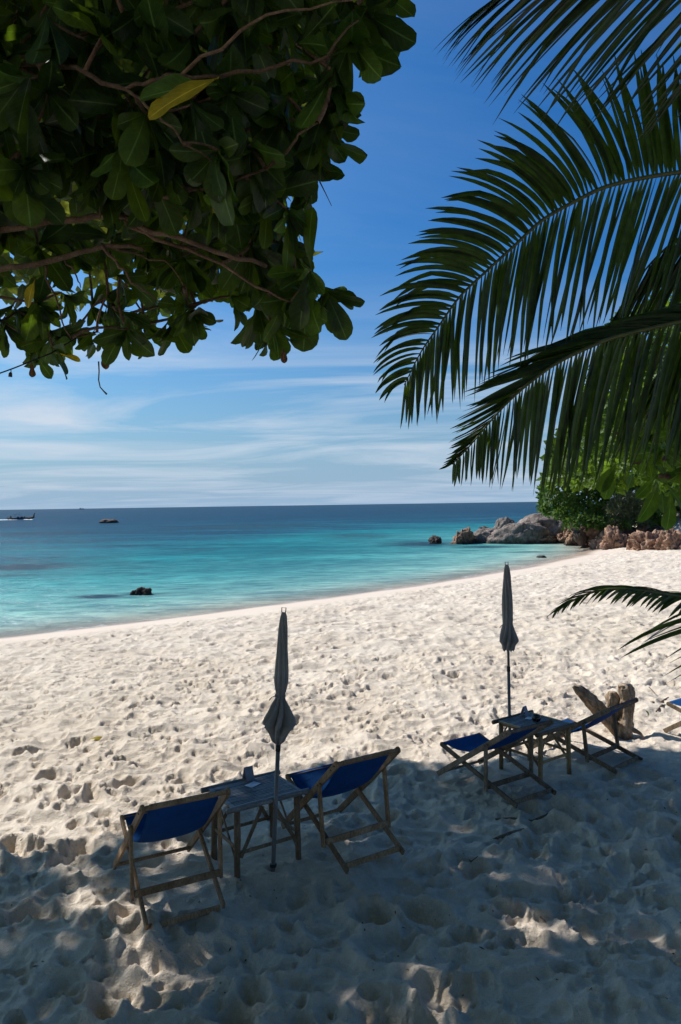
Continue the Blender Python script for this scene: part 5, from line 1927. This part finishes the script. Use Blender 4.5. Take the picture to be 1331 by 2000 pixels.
# ------------------------------------------------------------------ string light and hanging root
sl = empty('string_light', tuple(at_d(-60, 750, 3.6)))
tag(sl, 'thin black cable with one small lamp holder entering from the left edge under the leaves', 'string light')
O = Vector(sl.location)
MB().tube([at_d(*q) - O for q in [(-60, 750, 3.6), (0, 729, 3.6), (25, 720, 3.6), (58, 707, 3.6), (100, 690, 3.65), (150, 660, 3.7)]], .0035, 6).build('cable', M['cable'], sl, True)
MB().tube([at_d(*q) - O for q in [(22, 721, 3.6), (22, 728, 3.6)]], .0022, 5).build('drop_wire', M['cable'], sl, True)
MB().tube([at_d(*q) - O for q in [(22, 727, 3.6), (21, 730, 3.6), (20.5, 736, 3.6)]], [.005, .009, .010], 8).build('lamp_holder', M['plastic'], sl, True)
hr = MB()
base = at_d(193, 706, 3.7)
hr.tube([at_d(*q) - base for q in [(193, 706, 3.7), (194, 725, 3.7), (193, 742, 3.7), (196, 756, 3.7), (203, 764, 3.7), (209, 770, 3.7)]], [.004, .0035, .0035, .003, .0035, .005], 6)
o = hr.build('hanging_twig', M['twig'], None, True)
o.location = base
tag(o, 'thin bare twig dangling from the lower edge of the leafy canopy', 'twig')
o2 = MB().tube([at_d(*q) - at_d(625, 355, 2.9) for q in [(625, 355, 2.9), (635, 375, 2.9), (648, 402, 2.9)]], [.003, .002, .0012], 5).build('dry_twig', M['twig'], None, True)
o2.location = at_d(625, 355, 2.9)
tag(o2, 'fine dry twig sticking out of the right side of the canopy', 'twig')

# ------------------------------------------------------------------ boats
wl = at_z(42, 1015.5, SEA)
boat = empty('longtail_boat', (wl.x, wl.y, SEA))
tag(boat, 'dark longtail boat with upturned prow motoring at the left edge', 'boat')
Lb = 52 / FPX * wl.y
st_ = []
V, Fq = [], []
ns_ = 14
for j in range(ns_ + 1):
    q = j / ns_
    x_ = (q - .5) * Lb
    wd = .75 * math.sin(math.pi * min(1, q * .75 + .22)) * (1 - .9 * max(0, q - .75) * 3.6)
    wd = max(wd, .05)
    sheer = .75 + 2.6 * max(0, q - .70) ** 1.4 * 2 + .15 * (1 - q)
    keel = -.25 + max(0, q - .72) * 4.2 * max(0, q - .72) * 4
    for (yy, zz_) in ((-wd, sheer), (-wd * .8, .25 + keel * .5), (0, keel), (wd * .8, .25 + keel * .5), (wd, sheer), (0, sheer * .8)):
        V.append((x_, yy, zz_))
for j in range(ns_):
    for k in range(6):
        k2 = (k + 1) % 6
        Fq.append((j * 6 + k, j * 6 + k2, (j + 1) * 6 + k2, (j + 1) * 6 + k))
link('hull', np_mesh('hull', V, np.array(Fq)), M['hull'], boat)
MB().plate((Lb * .46, 0, 1.35), (Lb * .52, 0, 2.7), (1, 0, 0), .34, .2).build('prow_post', M['prow'], boat)
MB().tube([(Lb * .475, 0, 1.7), (Lb * .485, 0, 1.95)], .27, 8).build('prow_sash', M['boat_cloth'], boat)
for k, xx in enumerate((-.25, -.06)):
    MB().tube([(Lb * xx, .4, .6), (Lb * xx, .4, 2.15)], .05, 6).build('canopy_post', M['hull'], boat)
MB().plate((-Lb * .27, 0, 2.15), (-Lb * .03, 0, 2.25), (0, 1, 0), 1.3, .08).build('canopy_roof', M['hull'], boat)
for xx, hh, ww in ((-.40, 1.5, .7), (-.12, 1.25, .9), (.02, 1.3, .8), (.12, 1.35, .7), (.2, 1.15, .5)):
    me = rock_mesh('cargo', (ww * 1.2, .8, hh), int(xx * 100) + 60, .7, 0, 2)
    c_ = link('cargo', me, M['boat_cloth'], boat, True)
    c_.location = (Lb * xx, 0, hh * .55)
MB().tube([(-Lb * .47, 0, .9), (-Lb * .5, 0, 1.2), (-Lb * .62, .2, .0)], .06, 6).build('engine_shaft', M['hull'], boat)
# wake
r = np.random.default_rng(8)
V, Fq = [], []
for k in range(260):
    q = r.random()
    x_ = wl.x - Lb * .45 - q * 12 if k % 3 else wl.x + r.uniform(-.4, .45) * Lb
    y_ = wl.y - (.9 if k % 3 == 0 else r.normal(0, .5 + q * .7))
    s_ = r.uniform(.15, .5)
    b_ = len(V)
    z_ = SEA + .06
    V += [(x_ - s_ * 2, y_, z_), (x_, y_ - s_, z_), (x_ + s_ * 2, y_, z_), (x_, y_ + s_, z_), (x_, y_, z_ + s_ * .5)]
    Fq += [(b_, b_ + 1, b_ + 4), (b_ + 1, b_ + 2, b_ + 4), (b_ + 2, b_ + 3, b_ + 4), (b_ + 3, b_, b_ + 4)]
o = link('wake_foam', np_mesh('wake_foam', V, np.array(Fq)), M['foam'])
tag(o, 'white wake foam behind and beside the longtail boat', kind='stuff')

sp_ = at_d(160, 994, 3600)
ship = empty('distant_ship', (sp_.x, sp_.y, SEA))
tag(ship, 'tiny grey ship on the horizon at the left', 'ship')
MB().plate((-14, 0, 1.6), (13, 0, 1.6), (0, 1, 0), 6, 3.4).build('ship_hull', M['ship'], ship)
MB().plate((-9, 0, 5), (-3, 0, 5), (0, 1, 0), 4, 4).build('wheelhouse', M['ship'], ship)
MB().plate((4, 0, 4.3), (9, 0, 4.3), (0, 1, 0), 4, 2.2).build('deck_load', M['ship'], ship)
MB().tube([(1, 0, 3), (1, 0, 12)], .35, 5).build('mast', M['ship'], ship)
